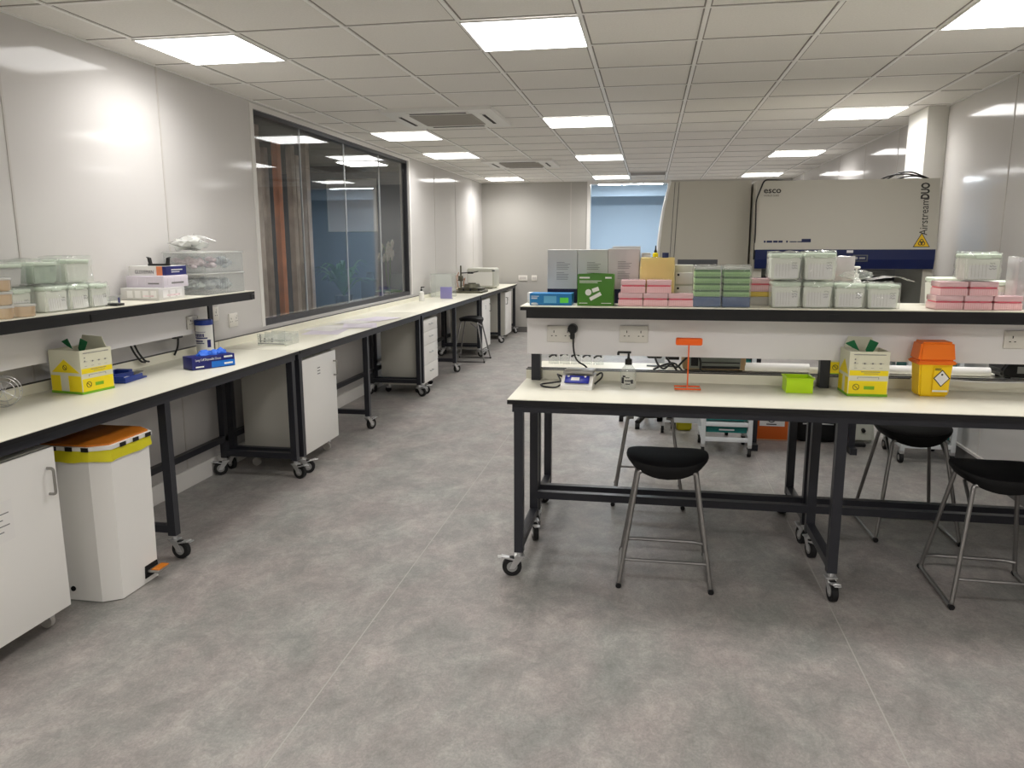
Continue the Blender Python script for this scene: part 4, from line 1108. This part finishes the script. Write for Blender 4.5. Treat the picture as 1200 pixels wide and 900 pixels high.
def storage_box(label, z, m1, m2, h):
    t = thing('storage_box', label, 'storage box', (-3.0, 4.42, z), 0, 'clear lidded storage boxes')
    b = MB(); W, D_ = .28, .46
    for (x0, x1, y0, y1, z0, z1) in ((0, W, 0, .004, .003, h-.012), (0, W, D_-.004, D_, .003, h-.012), (0, .004, .004, D_-.004, .003, h-.012), (W-.004, W, .004, D_-.004, .003, h-.012), (0, W, 0, D_, 0, .003)): b.box(x0, x1, y0, y1, z0, z1)
    for k in range(5): b.box(W, W+.003, .16+k*.02, .166+k*.02, .01, h-.02)
    b.build('box', 'clearbox', t)
    b = MB(); b.box(-.008, W+.008, -.008, D_+.008, h-.012, h, .004); b.build('lid', 'wrapmilk', t)
    b = MB(); random.seed(int(z*1000))
    for k in range(70):
        s_ = random.uniform(.02, .035)
        x = random.uniform(.04, W-.04); y = random.uniform(.04, D_-.04); zz = random.uniform(.02+s_*.6, h-.03-s_*.6)
        b.m(0 if y < .2 else 1).blob((x, y, zz), s_, s_, s_*.6, 1, .4, 9, k)
    b.build('contents', [m1, m2], t)['kind'] = 'stuff'
    return t
storage_box('lower clear storage box with blue-grey contents on the wall shelf', ZS, 'bluebits', 'bluebits', .135)
storage_box('upper clear storage box with rose and blue contents on the wall shelf', ZS+.136, 'redbits', 'bluebits', .135)
b = MB(); random.seed(3)
for k in range(7): b.blob((-2.90+.05*math.cos(k*1.3), 4.55+.1*math.sin(k*1.1), ZS+.309+.012*(k % 3)), .07, .06, .028, 2, .8, 12, k*3)
for k in range(4): b.tube([(-2.88, 4.55+.03*k, ZS+.31), (-2.87, 4.54+.035*k, ZS+.36+.01*(k % 2)), (-2.85+.02*k, 4.53+.05*k, ZS+.38-.015*k)], .004, 6, fillet=.02)
tag(b.build('plastic_bag', 'wrapmilk'), 'knotted clear plastic bag lying on the upper storage box on the wall shelf', 'plastic bag')

# ------------------------------------------------------------------ on the front island bench
t = thing('digital_scale', 'small white bench scale with blue display and steel top plate on the island bench', 'scale', (-.345, 3.80, .9), -.06)
b = MB(); b.prism([(-.02, .0), (.17, .0), (.17, .06), (.05, .06), (-.01, .02)], 'x', -.08, .08); b.build('body', 'scalewhite', t)
b = MB(TR(0, .02, .043) @ RX(math.atan2(.04, .06))); b.m(0).box(-.062, .062, -.026, .028, .0035, .0065, .002); b.build('display', 'screenblue', t)
b = MB(TR(0, .02, .043) @ RX(math.atan2(.04, .06))); b.box(-.03, .012, -.008, .014, .0065, .0072); b.build('readout', 'scalewhite', t)
for x in (-.045, .04): b = MB(TR(0, .02, .043) @ RX(math.atan2(.04, .06))); b.cyl((x, .02, .0065), (x, .02, .0085), .006, n=12); b.build('button', 'scalewhite', t)
b = MB(); b.box(-.03, .03, .08, .14, .06, .07); b.box(-.076, .076, .045, .175, .07, .084, .004); b.build('top_plate', 'steel', t)
b = MB(); b.tube([(-.07, .12, .02), (-.16, .10, .008), (-.2, .06, .008), (-.17, .0, .006), (-.1, -.01, .006), (-.08, .03, .02)], .0045, 8, fillet=.04)
b.tube([(-.08, .15, .03), (-.12, .13, .05), (-.11, .08, .06), (-.085, .04, .03)], .0045, 8, fillet=.03)
b.tube([(.06, .17, .03), (.11, .15, .07), (.12, .1, .05), (.085, .06, .02)], .0045, 8, fillet=.03); b.build('cable_loop', 'black', t)
b = MB(); b.tube([(-.05, .2, .24), (-.048, .19, .18), (-.03, .17, .12), (.03, .185, .085), (.04, .172, .03)], .0045, 8, fillet=.03); b.build('power_cord', 'black', t)
b = MB(TR(-.052, .196, .285)); b.cyl((0, 0, 0), (0, -.026, 0), .027, .024, 20); b.box(-.012, .012, -.022, -.004, -.055, -.01, .006); b.build('plug', 'black', t)
t = thing('hand_sanitizer_bottle', 'clear pump bottle of hand gel with black pump on the island bench', 'bottle', (-.09, 3.87, .9))
b = MB(); b.lathe([(.036, 0), (.039, .005), (.039, .075), (.036, .095), (.02, .118), (.013, .124), (.013, .128)], n=30); b.build('bottle', 'gel', t)
b = MB(); b.lathe([(.017, .122), (.018, .126), (.017, .15), (.009, .153), (.006, .158), (.006, .18)], n=20); b.box(-.055, .012, -.008, .008, .178, .189, .003); b.box(-.058, -.045, -.006, .006, .168, .184, .003); b.build('pump', 'black', t)
b = MB()
for (a0, a1, z0, z1) in ((-2.5, -2.1, .03, .06), (-2.0, -1.1, .042, .048), (-1.9, -1.3, .026, .03), (-2.3, -1.9, .062, .07), (-1.2, -.9, .03, .05), (-1.9, -1.4, .058, .062)):
    b.prism([(.0395*math.cos(a0), .0395*math.sin(a0)), (.0402*math.cos(a0), .0402*math.sin(a0)), (.0402*math.cos((a0+a1)/2), .0402*math.sin((a0+a1)/2)), (.0402*math.cos(a1), .0402*math.sin(a1)), (.0395*math.cos(a1), .0395*math.sin(a1)), (.0395*math.cos((a0+a1)/2), .0395*math.sin((a0+a1)/2))], 'z', z0, z1)
b.build('label_print', 'ink', t)
t = thing('orange_stand', 'vivid orange T-shaped stand with a square foot frame on the island bench', 'stand', (.205, 3.90, .9))
b = MB(); b.tube([(-.063, -.04, .006), (.063, -.04, .006), (.063, .04, .006), (-.063, .04, .006)], .004, 8, closed=True); b.tube([(0, -.04, .006), (0, .04, .006)], .004, 8); b.build('foot_frame', 'vorange', t)
b = MB(); b.cyl((0, 0, .008), (0, 0, .225), .0035, n=10); b.build('rod', 'vorange', t)
b = MB(); b.box(-.065, .065, -.018, .018, .222, .258, .008, 3); b.build('crossbar', 'vorange', t)
t = thing('lime_tray', 'lime green rectangular plastic tray on the island bench', 'tray', (.738, 3.93, .9), 0)
b = MB()
w, d, h, q = .062, .06, .075, .006
for (x0, x1, y0, y1) in ((-w, w, -d, -d+.004), (-w, w, d-.004, d), (-w, -w+.004, -d+.004, d-.004), (w-.004, w, -d+.004, d-.004)): b.box(x0, x1, y0, y1, .004, h)
b.box(-w, w, -d, d, 0, .004); b.build('tray', 'lime', t)
b = MB()
for (x0, x1, y0, y1) in ((-w-q, w+q, -d-q, -d), (-w-q, w+q, d, d+q), (-w-q, -w, -d, d), (w, w+q, -d, d)): b.box(x0, x1, y0, y1, h-.006, h)
b.build('rim', 'lime', t)

# ------------------------------------------------------------------ on the rear island bench
t = thing('beige_instrument', 'beige bench instrument with grey connector panel facing us under the shelf', 'lab instrument', (.38, 4.47, .9))
b = MB(); b.box(-.175, .175, .005, .23, .008, .2, .008); b.build('housing', 'device', t)
b = MB(); b.box(-.14, .145, 0, .005, .015, .17, .002); b.build('rear_panel', 'devgrey', t)
b = MB(); b.box(-.13, .14, -.004, 0, .115, .165); b.box(-.13, -.09, -.004, 0, .03, .08); b.box(-.07, .14, -.003, 0, .016, .03); b.box(-.07, .14, -.003, 0, .048, .054)
for x in (-.05, -.03, .02, .035, .05, .09): b.cyl((x, -.006, .085), (x, 0, .085), .006, n=10)
b.build('connectors', 'black', t)
b = MB()
for x in (-.15, .15):
    for y in (.03, .2): b.cyl((x, y, 0), (x, y, .008), .012, n=10)
b.build('foot', 'black', t)
for lab, x0, x1, y, r in [('white paper roll lying on the rear island bench behind the lime tray', .55, .90, 4.50, .026), ('white paper roll lying on the rear island bench behind the sharps bin', 1.22, 1.84, 4.52, .026)]:
    t = thing('paper_roll', lab, 'paper roll', (x0, y, .9)); L_ = x1-x0
    b = MB(); b.cyl((0, 0, r), (L_, 0, r), r, n=24); b.build('roll', 'paper', t)
    b = MB(); b.cyl((-.003, 0, r), (.0, 0, r), r*.4, n=16); b.cyl((L_, 0, r), (L_+.003, 0, r), r*.4, n=16); b.build('core', 'cardin', t)
for k in range(5):
    x = -.56+.068*k
    t = thing('instrument_sachet', ['leftmost', 'second from left', 'middle', 'second from right', 'rightmost'][k]+' clear sachet with black forceps behind the bench scale', 'sachet', (x, 4.62, .9), 0, 'sachets with black forceps')
    b = MB(); b.box(-.031, .031, 0, .012, 0, .15, .001); b.build('pouch', 'acrylic', t)
    b = MB()
    dz = .012*((k*3) % 4)/4
    b.tube([(-.028, -.003, .04+dz), (-.008, -.003, .055+dz), (.026, -.003, .064+dz)], .006, 6, fillet=.01); b.tube([(-.02, -.003, .066+dz), (.005, -.003, .056+dz), (.02, -.003, .046+dz)], .0055, 6, fillet=.01); b.cyl((-.004, -.007, .056+dz), (-.004, .001, .056+dz), .008, n=8)
    b.build('forceps', 'black', t)
b = MB()
b.tube([(.02, 4.58, 1.06), (.04, 4.55, .99), (.06, 4.5, .93), (.1, 4.45, .906), (.14, 4.46, .95), (.17, 4.44, .906)], .006, 8, fillet=.03)
b.tube([(.08, 4.6, 1.04), (.12, 4.55, .95), (.17, 4.5, .906), (.195, 4.45, .95), (.24, 4.43, 1.0), (.28, 4.43, 1.02), (.3, 4.42, .97), (.3, 4.42, .906)], .006, 8, fillet=.04)
b.tube([(.04, 4.46, .906), (.1, 4.5, .93), (.16, 4.52, .94), (.2, 4.46, .906)], .006, 8, fillet=.04)
b.box(.0, .09, 4.58, 4.64, .95, .985, .012); b.box(.11, .19, 4.62, 4.66, .94, .965, .004); b.box(.0, .19, 4.6, 4.64, .9008, .904)
tag(b.build('tangled_cable', 'black'), 'tangle of black cables and an adaptor on the rear bench behind the sanitizer bottle', 'cable')
t = thing('black_instrument', 'black rounded instrument lying on the rear bench at the right picture edge', 'lab instrument', (1.98, 4.50, .9))
b = MB(); b.prism([(-.12, .015), (.2, .015), (.2, .11), (-.06, .12), (-.10, .10), (-.13, .05)], 'y', -.09, .09)
g = bmesh.ops.bevel(b.bm, geom=list(b.bm.edges), offset=.012, segments=3, affect='EDGES')
for f in b.bm.faces: f.smooth = True
b.build('housing', 'black', t)
b = MB(); b.box(-.05, .0, -.0925, -.09, .04, .075); b.build('grey_label', 'hub', t)
b = MB()
for x in (-.08, .16):
    for y in (-.06, .06): b.cyl((x, y, 0), (x, y, .016), .014, n=10)
b.build('foot', 'rubber', t)
b = MB(); b.tube([(1.28, 4.0, .965), (1.4, 4.03, .962), (1.62, 3.99, .957), (1.7, 4.0, .959), (1.85, 4.02, .958)], .004, 8, fillet=.05)
tag(b.build('white_cable', 'white'), 'thin white cable lying along the ledge behind the sharps bin', 'cable')
# ------------------------------------------------------------------ safety cabinets beyond the island
EX0, EX1, EY = .775, 2.045, 6.1
t = thing('safety_cabinet', 'large beige safety cabinet with navy stripe facing us behind the island', 'safety cabinet', (EX0, EY, 0))
W = EX1-EX0
b = MB(); b.prism([(0, 1.572), (.06, 2.08), (.75, 2.08), (.75, 1.43), (.03, 1.43), (.03, 1.572)], 'x', 0, W); b.build('hood', 'bsc', t)
b = MB(); b.prism([(-.004, 1.574), (-.004, 1.50), (.012, 1.432), (.03, 1.432), (.03, 1.574)], 'x', .006, W-.008); b.build('navy_fascia', 'bscnavy', t)
for x0, nm in ((0, 'side_panel'), (W-.065, 'side_panel')):
    b = MB(); b.prism([(.05, 1.43), (.75, 1.43), (.75, .98), (.05, .98)], 'x', x0, x0+.065); b.build(nm, 'bsc', t)
b = MB(); b.box(.065, W-.065, .70, .75, .98, 1.43); b.build('back_panel', 'bscsilver', t)
b = MB(); b.box(0, W, .02, .75, .87, .98, .006); b.build('base', 'bsc', t)
b = MB(); b.box(.065, W-.065, .055, .063, 1.18, 1.43); b.build('sash', 'sash', t)
b = MB(); b.box(W-.42, W-.20, .45, .60, .98, 1.40, .006); b.build('inner_column', 'bscsilver', t)
for x in (.06, .80):
    b = MB()
    for y in (.12, .66): b.box(x, x+.05, y, y+.05, .02, .87)
    b.box(x, x+.05, .04, .74, .0, .05); b.build('stand_frame', 'frame', t)
b = MB(); b.m(0).box(.655, .70, -.0055, -.004, 1.55, 1.568); b.build('silver_badge', 'label', t)
b = MB(); b.m(0).box(.70, .805, -.006, -.004, 1.485, 1.535, .001); b.m(1).box(.71, .795, -.0072, -.006, 1.495, 1.527); b.m(2).cyl((.725, -.0085, 1.511), (.725, -.0072, 1.511), .01, n=14); b.m(2).box(.745, .785, -.0082, -.0072, 1.505, 1.517); b.build('control_panel', ['bscsilver', 'bscnavy', 'hub'], t)
sl = .06/.508; tl = PI/2-math.atan(sl)
on = lambda z: (z-1.572)*sl-.0012
text('esco', .062, 'bsctext', t, (.05, on(1.99), 1.99), (tl, 0, 0), bold=.0012, sx=1.1, name='maker_logo')
text('WORLD CLASS', .016, 'bsctext', t, (.052, on(1.965), 1.965), (tl, 0, 0))
R_ = Matrix.Rotation(tl, 4, 'X') @ Matrix.Rotation(PI/2, 4, 'Z')
text('Airstream', .078, 'bsctext', t, (W-.07, on(1.675), 1.675), R_.to_euler(), name='model_lettering', sx=.83)
text('DUO', .078, 'bsctext', t, (W-.07, on(1.932), 1.932), R_.to_euler(), name='model_lettering', sx=.66, bold=.003)
b = MB()
for (x0, x1) in ((.065, .078), (.085, .125), (.132, .165), (.17, .20), (.225, .237)): b.box(x0, x1, on(1.632)-.0005, on(1.632)+.003, 1.625, 1.64)
for (x0, x1) in ((.25, .30), (.305, .335)): b.box(x0, x1, on(1.632)-.0005, on(1.632)+.003, 1.628, 1.635)
b.box(.335, .40, on(1.64)-.0005, on(1.64)+.003, 1.627, 1.652); b.build('class_print', 'bscnavy', t)
b = MB(TR(W-.105, on(1.64)-.001, 1.64) @ RX(-math.atan(sl)))
b.m(1).prism([(-.058, -.05), (.058, -.05), (0, .055)], 'y', 0, .003); b.m(0).prism([(-.05, -.0455), (.05, -.0455), (0, .045)], 'y', -.001, 0)
for k in range(3):
    a = PI/2+k*2*PI/3; b.m(1).tube([(.011*math.cos(a)+.012*math.cos(q*PI/8), -.002, -.018+.011*math.sin(a)+.012*math.sin(q*PI/8)) for q in range(16)], .0028, 6, closed=True)
b.build('biohazard_sign', ['warn', 'bsctext'], t)
b = MB(); b.tube([(.0, .02, 1.5), (.0, .005, 1.7), (-.004, .02, 1.94), (.05, .05, 2.085), (.12, .09, 2.088), (.3, .2, 2.087)], .0055, 8, fillet=.03); b.build('edge_cable', 'black', t)
b = MB()
for k, h in enumerate((.045, .06, .03)): b.tube([(W-.34+.05*k, .45, 2.086), (W-.25+.05*k, .35, 2.086+h), (W-.15+.02*k, .28, 2.086+h), (W-.04, .18, 2.086)], .006, 8, fillet=.05)
b.build('top_cable', 'black', t)
# second cabinet, side on
t = thing('safety_cabinet', 'beige safety cabinet seen side on, curved front facing left, beside the blue doorway', 'safety cabinet', (.07, 6.36, 0))
D2 = 1.3
curve = [(.0, 1.30), (.0, 1.50), (.006, 1.62), (.018, 1.76), (.036, 1.90), (.06, 2.03), (.078, 2.10)]
b = MB(); b.prism([(x, z) for x, z in curve]+[(.69, 2.10), (.69, .87), (.02, .87), (.0, .92)], 'y', 0, D2); b.build('body', 'bsc', t)
b = MB(); b.prism([(x-.012, z) for x, z in curve]+[(x+.004, z) for x, z in reversed(curve)], 'y', -.004, D2+.004); b.build('front_rim', 'white', t)
b = MB()
for x in (.078, .11): b.prism([(x, 1.30), (x+.004, 1.30), (x+.034, 2.095), (x+.03, 2.095)], 'y', -.003, 0)
b.build('side_seam', 'bscsilver', t)
b = MB(); b.m(0).box(.15, .46, -.004, 0, 1.36, 1.51); b.m(1).box(.16, .45, -.006, -.004, 1.37, 1.42); b.m(2).box(.15, .46, -.008, -.004, 1.495, 1.51); b.build('handle_recess', ['bscsilver', 'hole', 'bsc'], t)
b = MB()
for y in (.25, 1.05): b.box(.03, .08, y, y+.05, .10, .87); b.box(.6, .65, y, y+.05, .10, .87); b.box(.03, .68, y, y+.05, .10, .17)
b.box(.6, .65, .30, 1.05, .3, .34); b.build('stand_frame', 'trolley', t)
for x in (.08, .62):
    for y in (.275, 1.075):
        b = MB(); b.box(x-.016, x+.016, y-.016, y+.016, .05, .10); c = b.build('castor', 'chrome', t)
        b = MB(); b.cyl((x-.012, y, .035), (x+.012, y, .035), .035, n=20); b.build('wheel', 'rubber', c)
# trolleys
def trolley(label, x, y):
    t = thing('drawer_trolley', label, 'trolley', (x, y, 0), 0, 'white framed trolleys with teal drawers')
    w, d, h = .38, .42, .83
    f = MB()
    for px in (0, w-.032):
        for py in (0, d-.032): f.box(px, px+.032, py, py+.032, .1, h, .003)
    for z in (.12, .24, .78):
        for py in (.002, d-.03): f.box(.032, w-.032, py, py+.026, z, z+.032, .003)
        for px in (.002, w-.03): f.box(px, px+.026, .032, d-.032, z, z+.032, .003)
    f.build('frame', 'trolley', t)
    b = MB(); b.box(-.01, w+.01, -.01, d+.01, h, h+.022, .005); b.build('top_tray', 'trolley', t)
    for k, (z0, z1) in enumerate(((.185, .235), (.28, .40), (.41, .52), (.53, .64), (.65, .76))):
        b = MB(); b.box(.036, w-.036, .032, d-.035, z0, z1, .008); dr = b.build('drawer', 'teal', t)
        b = MB(); b.box(w*.35, w*.65, .022, .032, z1-.03, z1-.018, .003); b.build('handle', 'trolley', dr)
    for px in (.016, w-.016):
        for py in (.016, d-.016):
            b = MB(); b.box(px-.015, px+.015, py-.016, py+.03, .075, .1, .003); c = b.build('castor', 'chrome', t)
            b = MB(); b.m(0).cyl((px-.012, py+.02, .042), (px+.012, py+.02, .042), .042, n=20); b.m(1).cyl((px-.014, py+.02, .042), (px+.014, py+.02, .042), .02, n=14); b.build('wheel', ['rubber', 'hub'], c)
    return t
trolley('white framed trolley with teal drawers behind the island, under the side-on cabinet', .43, 5.92)
trolley('white framed trolley with teal drawers at the right behind the tucked-in stool', 1.875, 5.95)
t = thing('orange_carton', 'orange carton with white label on the floor behind the island legs', 'box', (1.035, 6.5, 0))
b = MB(); b.box(-.135, .135, 0, .26, 0, .24, .004); b.m(1).box(-.134, .134, -.001, 0, .005, .012); b.build('carton', ['orangebox', 'cardin'], t)
b = MB(); b.box(-.095, .105, -.002, 0, .125, .225); lb = b.build('label', 'label', t)
b = MB(); b.tube([(.03*math.cos(k*PI/12), -.0035, .19+.03*math.sin(k*PI/12)) for k in range(24)], .004, 6, closed=True); b.box(-.04, .04, -.0032, -.002, .137, .145); b.build('label_symbol', 'ink', lb)
t = thing('black_bag', 'black bag with a silver zip on the floor beside the orange carton', 'bag', (1.40, 6.62, 0))
b = MB(); b.box(-.17, .17, -.14, .16, 0, .26, .06, 4); b.build('bag_body', 'fabric', t)
b = MB(); b.tube([(-.12, -.135, .16), (0, -.143, .165), (.12, -.135, .16)], .006, 8); b.build('zip', 'chrome', t)
b = MB(); b.tube([(-.1, 0, .25), (-.08, 0, .32), (.08, 0, .32), (.1, 0, .25)], .01, 8, fillet=.04); b.build('handle', 'black', t)
t = thing('centrifuge', 'small grey-white machine with a black knob on the floor behind the right stool', 'lab machine', (1.76, 6.62, 0))
b = MB(); frus(b, .20, .22, 0.008, .155, .16, .23, .025); b.build('housing', 'machine', t)
b = MB(); b.cyl((0, -.118, .11), (0, -.095, .115), .016, n=16); b.build('knob', 'black', t)
b = MB(); b.lathe([(.07, .228), (.075, .235), (.06, .25), (.03, .256)], n=24); b.build('lid', 'hub', t)
b = MB(); b.box(-.10, .0, -.22, -.14, 0, .03, .01); b.build('foot_switch', 'black', t)
t = thing('swivel_stool', 'black swivel stool on a five-star base behind the island', 'stool', (.05, 6.98, 0))
b = MB()
for k in range(5):
    a = k*2*PI/5+.5; b.tube([(0, 0, .11), (.14*math.cos(a), .14*math.sin(a), .10), (.27*math.cos(a), .27*math.sin(a), .06)], .024, 10)
b.build('star_base', 'black', t)
for k in range(5):
    a = k*2*PI/5+.5; b = MB(); b.cyl((.27*math.cos(a)-.02, .27*math.sin(a), .027), (.27*math.cos(a)+.02, .27*math.sin(a), .027), .027, n=16); b.cyl((.27*math.cos(a), .27*math.sin(a), .03), (.27*math.cos(a), .27*math.sin(a), .075), .012, n=8); b.build('castor', 'rubber', t)
b = MB(); b.cyl((0, 0, .1), (0, 0, .44), .022); b.build('gas_column', 'chrome', t)
b = MB(); b.lathe([(.12, .435), (.18, .445), (.19, .47), (.18, .495), (.12, .505)], n=32); b.build('seat', 'fabric', t)
t = thing('yellow_bin', 'yellow waste bin on the floor behind the white frame under the side-on cabinet', 'bin', (.34, 6.82, 0))
b = MB(); frus(b, .13, .16, 0, .15, .18, .42, .012); b.build('tub', 'bag_yellow', t)
b = MB(); b.box(-.085, .085, -.1, .1, .42, .45, .008); b.build('lid', 'sharpsyel', t)

# ------------------------------------------------------------------ office seen through the window
OX0, OX1, OY0, OY1 = -7.6, XL-.12, 4.0, 12.6
b = MB(); b.box(OX0, OX1, OY0, OY1, -.1, 0); struct(b.build('floor_office', 'officefloor'))
b = MB(); b.box(OX0, OX1, OY0, OY1, 2.80, 2.9); struct(b.build('ceiling_office', 'officeceil'))
b = MB(); b.box(OX0, OX1, OY1, OY1+.1, 0, 2.8); struct(b.build('wall_office_back', 'officeblue'))
b = MB(); b.box(OX0-.1, OX0, OY0, OY1, 0, 2.8); struct(b.build('wall_office_left', 'officewall'))
b = MB(); b.box(OX0, OX1, OY0-.1, OY0, 0, 2.8); struct(b.build('wall_office_front', 'officewall'))
t = thing('pendant_panel', 'office ceiling light panel seen dimly through the window, nearer one', 'ceiling light', (-5.6, 8.2, 2.80), 0, 'office ceiling panels')
b = MB(); b.box(-.3, .3, -.3, .3, -.03, 0); b.build('housing', 'white', t)
b = MB(); b.box(-.28, .28, -.28, .28, -.036, -.03); b.build('diffuser', 'officelight', t)
dup(t, 'office ceiling light panel seen dimly through the window, farther one', (-4.15, 11.0, 2.80))
for k, (x, y, m_) in enumerate([(-3.9, 7.36, 'timber'), (-4.3, 8.62, 'timberwarm'), (-4.3, 8.98, 'timber'), (-4.7, 9.08, 'timber'), (-3.9, 8.51, 'timber'), (-4.7, 9.95, 'timber')]):
    t = thing('timber_post', ['leftmost pale vertical timber post behind the window glass', 'vertical timber post coloured as if lit orange behind the window glass', 'pale vertical timber post just right of the orange one behind the window', 'pale vertical timber post just left of the orange one behind the window', 'rightmost near-row timber post by the potted fern behind the window', 'timber post seen between the two rightmost posts behind the window'][k], 'post', (x, y, 0), 0, 'timber posts behind the window')
    b = MB(); b.box(-.035, .035, -.05, .05, 0, 2.79, .004); b.build('post', m_, t)
    b = MB(); b.box(-.06, .06, -.085, .085, 0, .012); b.build('base_plate', 'black', t)
t = thing('whiteboard', 'large white board on the blue wall beyond the window', 'board', (-4.95, OY1-.02, 1.85))
b = MB(); b.box(-.42, .42, -.012, .0, 0, .82); b.build('board_face', 'panel', t)
b = MB()
for (x0, x1, z0, z1) in ((-.44, .44, -.02, 0), (-.44, .44, .82, .84), (-.44, -.42, 0, .82), (.42, .44, 0, .82)): b.box(x0, x1, -.02, .0, z0, z1)
b.build('board_frame', 'white', t)
t = thing('office_desk', 'dark desk standing beyond the window with plants on it', 'desk', (-4.05, 10.3, 0))
b = MB(); b.box(-.45, .45, -1.2, 1.2, .72, .75, .004); b.build('desktop', 'darkfurn', t)
for sx in (-.42, .38):
    for sy in (-1.15, 1.11): b = MB(); b.box(sx, sx+.04, sy, sy+.04, 0, .72); b.build('leg', 'darkfurn', t)
t = thing('white_orchid', 'white orchid in a pot behind the window near its far end', 'orchid', (-3.72, 10.75, .75))
b = MB(); b.lathe([(.06, 0), (.085, .15), (.08, .16), (.07, .15)], n=20); b.build('pot', 'white', t)
b = MB(); b.tube([(0, 0, .14), (.02, .02, .5), (.0, .1, .85), (-.02, .25, .93)], .006, 6, fillet=.1); b.tube([(0, 0, .14), (-.02, -.05, .5), (.02, -.15, .8), (.03, -.28, .86)], .006, 6, fillet=.1); b.build('stem', 'leaf', t)
random.seed(5)
for k in range(16):
    a = k/16
    if k < 8: p = Vector((-.0+random.uniform(-.04, .04), .05+.25*a*2+random.uniform(-.03, .03), .9-.22*random.random()))
    else: p = Vector((.02+random.uniform(-.04, .04), -.05-.28*(a-.5)*2+random.uniform(-.03, .03), .85-.25*random.random()))
    b = MB()
    for q in range(5):
        an = q*2*PI/5+k; b.blob((p.x+.012*math.sin(k+q), p.y+.034*math.cos(an), p.z+.034*math.sin(an)), .012, .034, .034, 1)
    b.build('flower', 'petal', t)
b = MB()
for q in range(5):
    an = q*2*PI/5; b.blob((.1*math.cos(an), .1*math.sin(an), .2), .11, .045, .02, 2)
b.build('leaf', 'leaf', t)
t = thing('potted_fern', 'green leafy pot plant behind the middle of the window', 'plant', (-3.95, 9.62, .75))
b = MB(); b.lathe([(.08, 0), (.12, .2), (.115, .21), (.1, .2)], n=20); b.build('pot', 'darkfurn', t)
b = MB(); random.seed(9)
for k in range(34):
    a = random.uniform(0, 2*PI); L_ = random.uniform(.25, .45); up = random.uniform(.2, .5)
    def lf(u, v, a=a, L_=L_, up=up):
        r = L_*u; z = .2+up*math.sin(u*2.2); w_ = .035*math.sin(PI*min(1, u*.95+.05))*(v-.5)*2
        return Vector((r*math.cos(a)-w_*math.sin(a), r*math.sin(a)+w_*math.cos(a), z+.01*abs(v-.5)))
    b.grid(lf, 7, 2)
b.build('fronds', 'leaf', t)
t = thing('coffee_machine', 'dark coffee machine on the desk behind the far half of the window', 'machine', (-4.1, 11.0, .75))
b = MB(); b.box(-.1, .1, -.12, .12, 0, .36, .015); b.build('housing', 'darkfurn', t)
b = MB(); b.lathe([(.05, .36), (.055, .37), (.055, .45), (.03, .46)], n=20); b.build('hopper', 'black', t)

# ------------------------------------------------------------------ world, camera, colour
wd = bpy.data.worlds.new('World'); SC.world = wd; wd.use_nodes = True
wd.node_tree.nodes['Background'].inputs[0].default_value = (.02, .02, .022, 1); wd.node_tree.nodes['Background'].inputs[1].default_value = .5
cam = bpy.data.cameras.new('camera'); co = bpy.data.objects.new('camera', cam); COL.objects.link(co)
cam.sensor_fit = 'HORIZONTAL'; cam.sensor_width = 36; cam.lens = 36*900.294/1200; cam.clip_start = .05
yaw, pitch, roll = .17559904, -.18065223, -.00281396
f = Vector((-math.sin(yaw)*math.cos(pitch), math.cos(yaw)*math.cos(pitch), math.sin(pitch)))
r0 = Vector((math.cos(yaw), math.sin(yaw), 0)); u0 = r0.cross(f)
rv = math.cos(roll)*r0+math.sin(roll)*u0; uv = -math.sin(roll)*r0+math.cos(roll)*u0
m3 = Matrix((rv, uv, -f)).transposed()
co.matrix_world = Matrix.Translation((0, 0, 1.623)) @ m3.to_4x4()
SC.camera = co
# nothing is pressed into the surface that carries it
for o in [o for o in bpy.data.objects if o.parent is None and o.get('kind') != 'structure' and o.type in {'EMPTY', 'MESH'}]:
    for z in (.9, 1.31):
        if abs(o.location.z-z) < 1e-5: o.location.z += .0007
SC.view_settings.view_transform = 'Standard'; SC.view_settings.look = 'None'
SC.view_settings.gamma = 1; SC.view_settings.use_curve_mapping = False
SC.view_settings.exposure = EXPOSURE
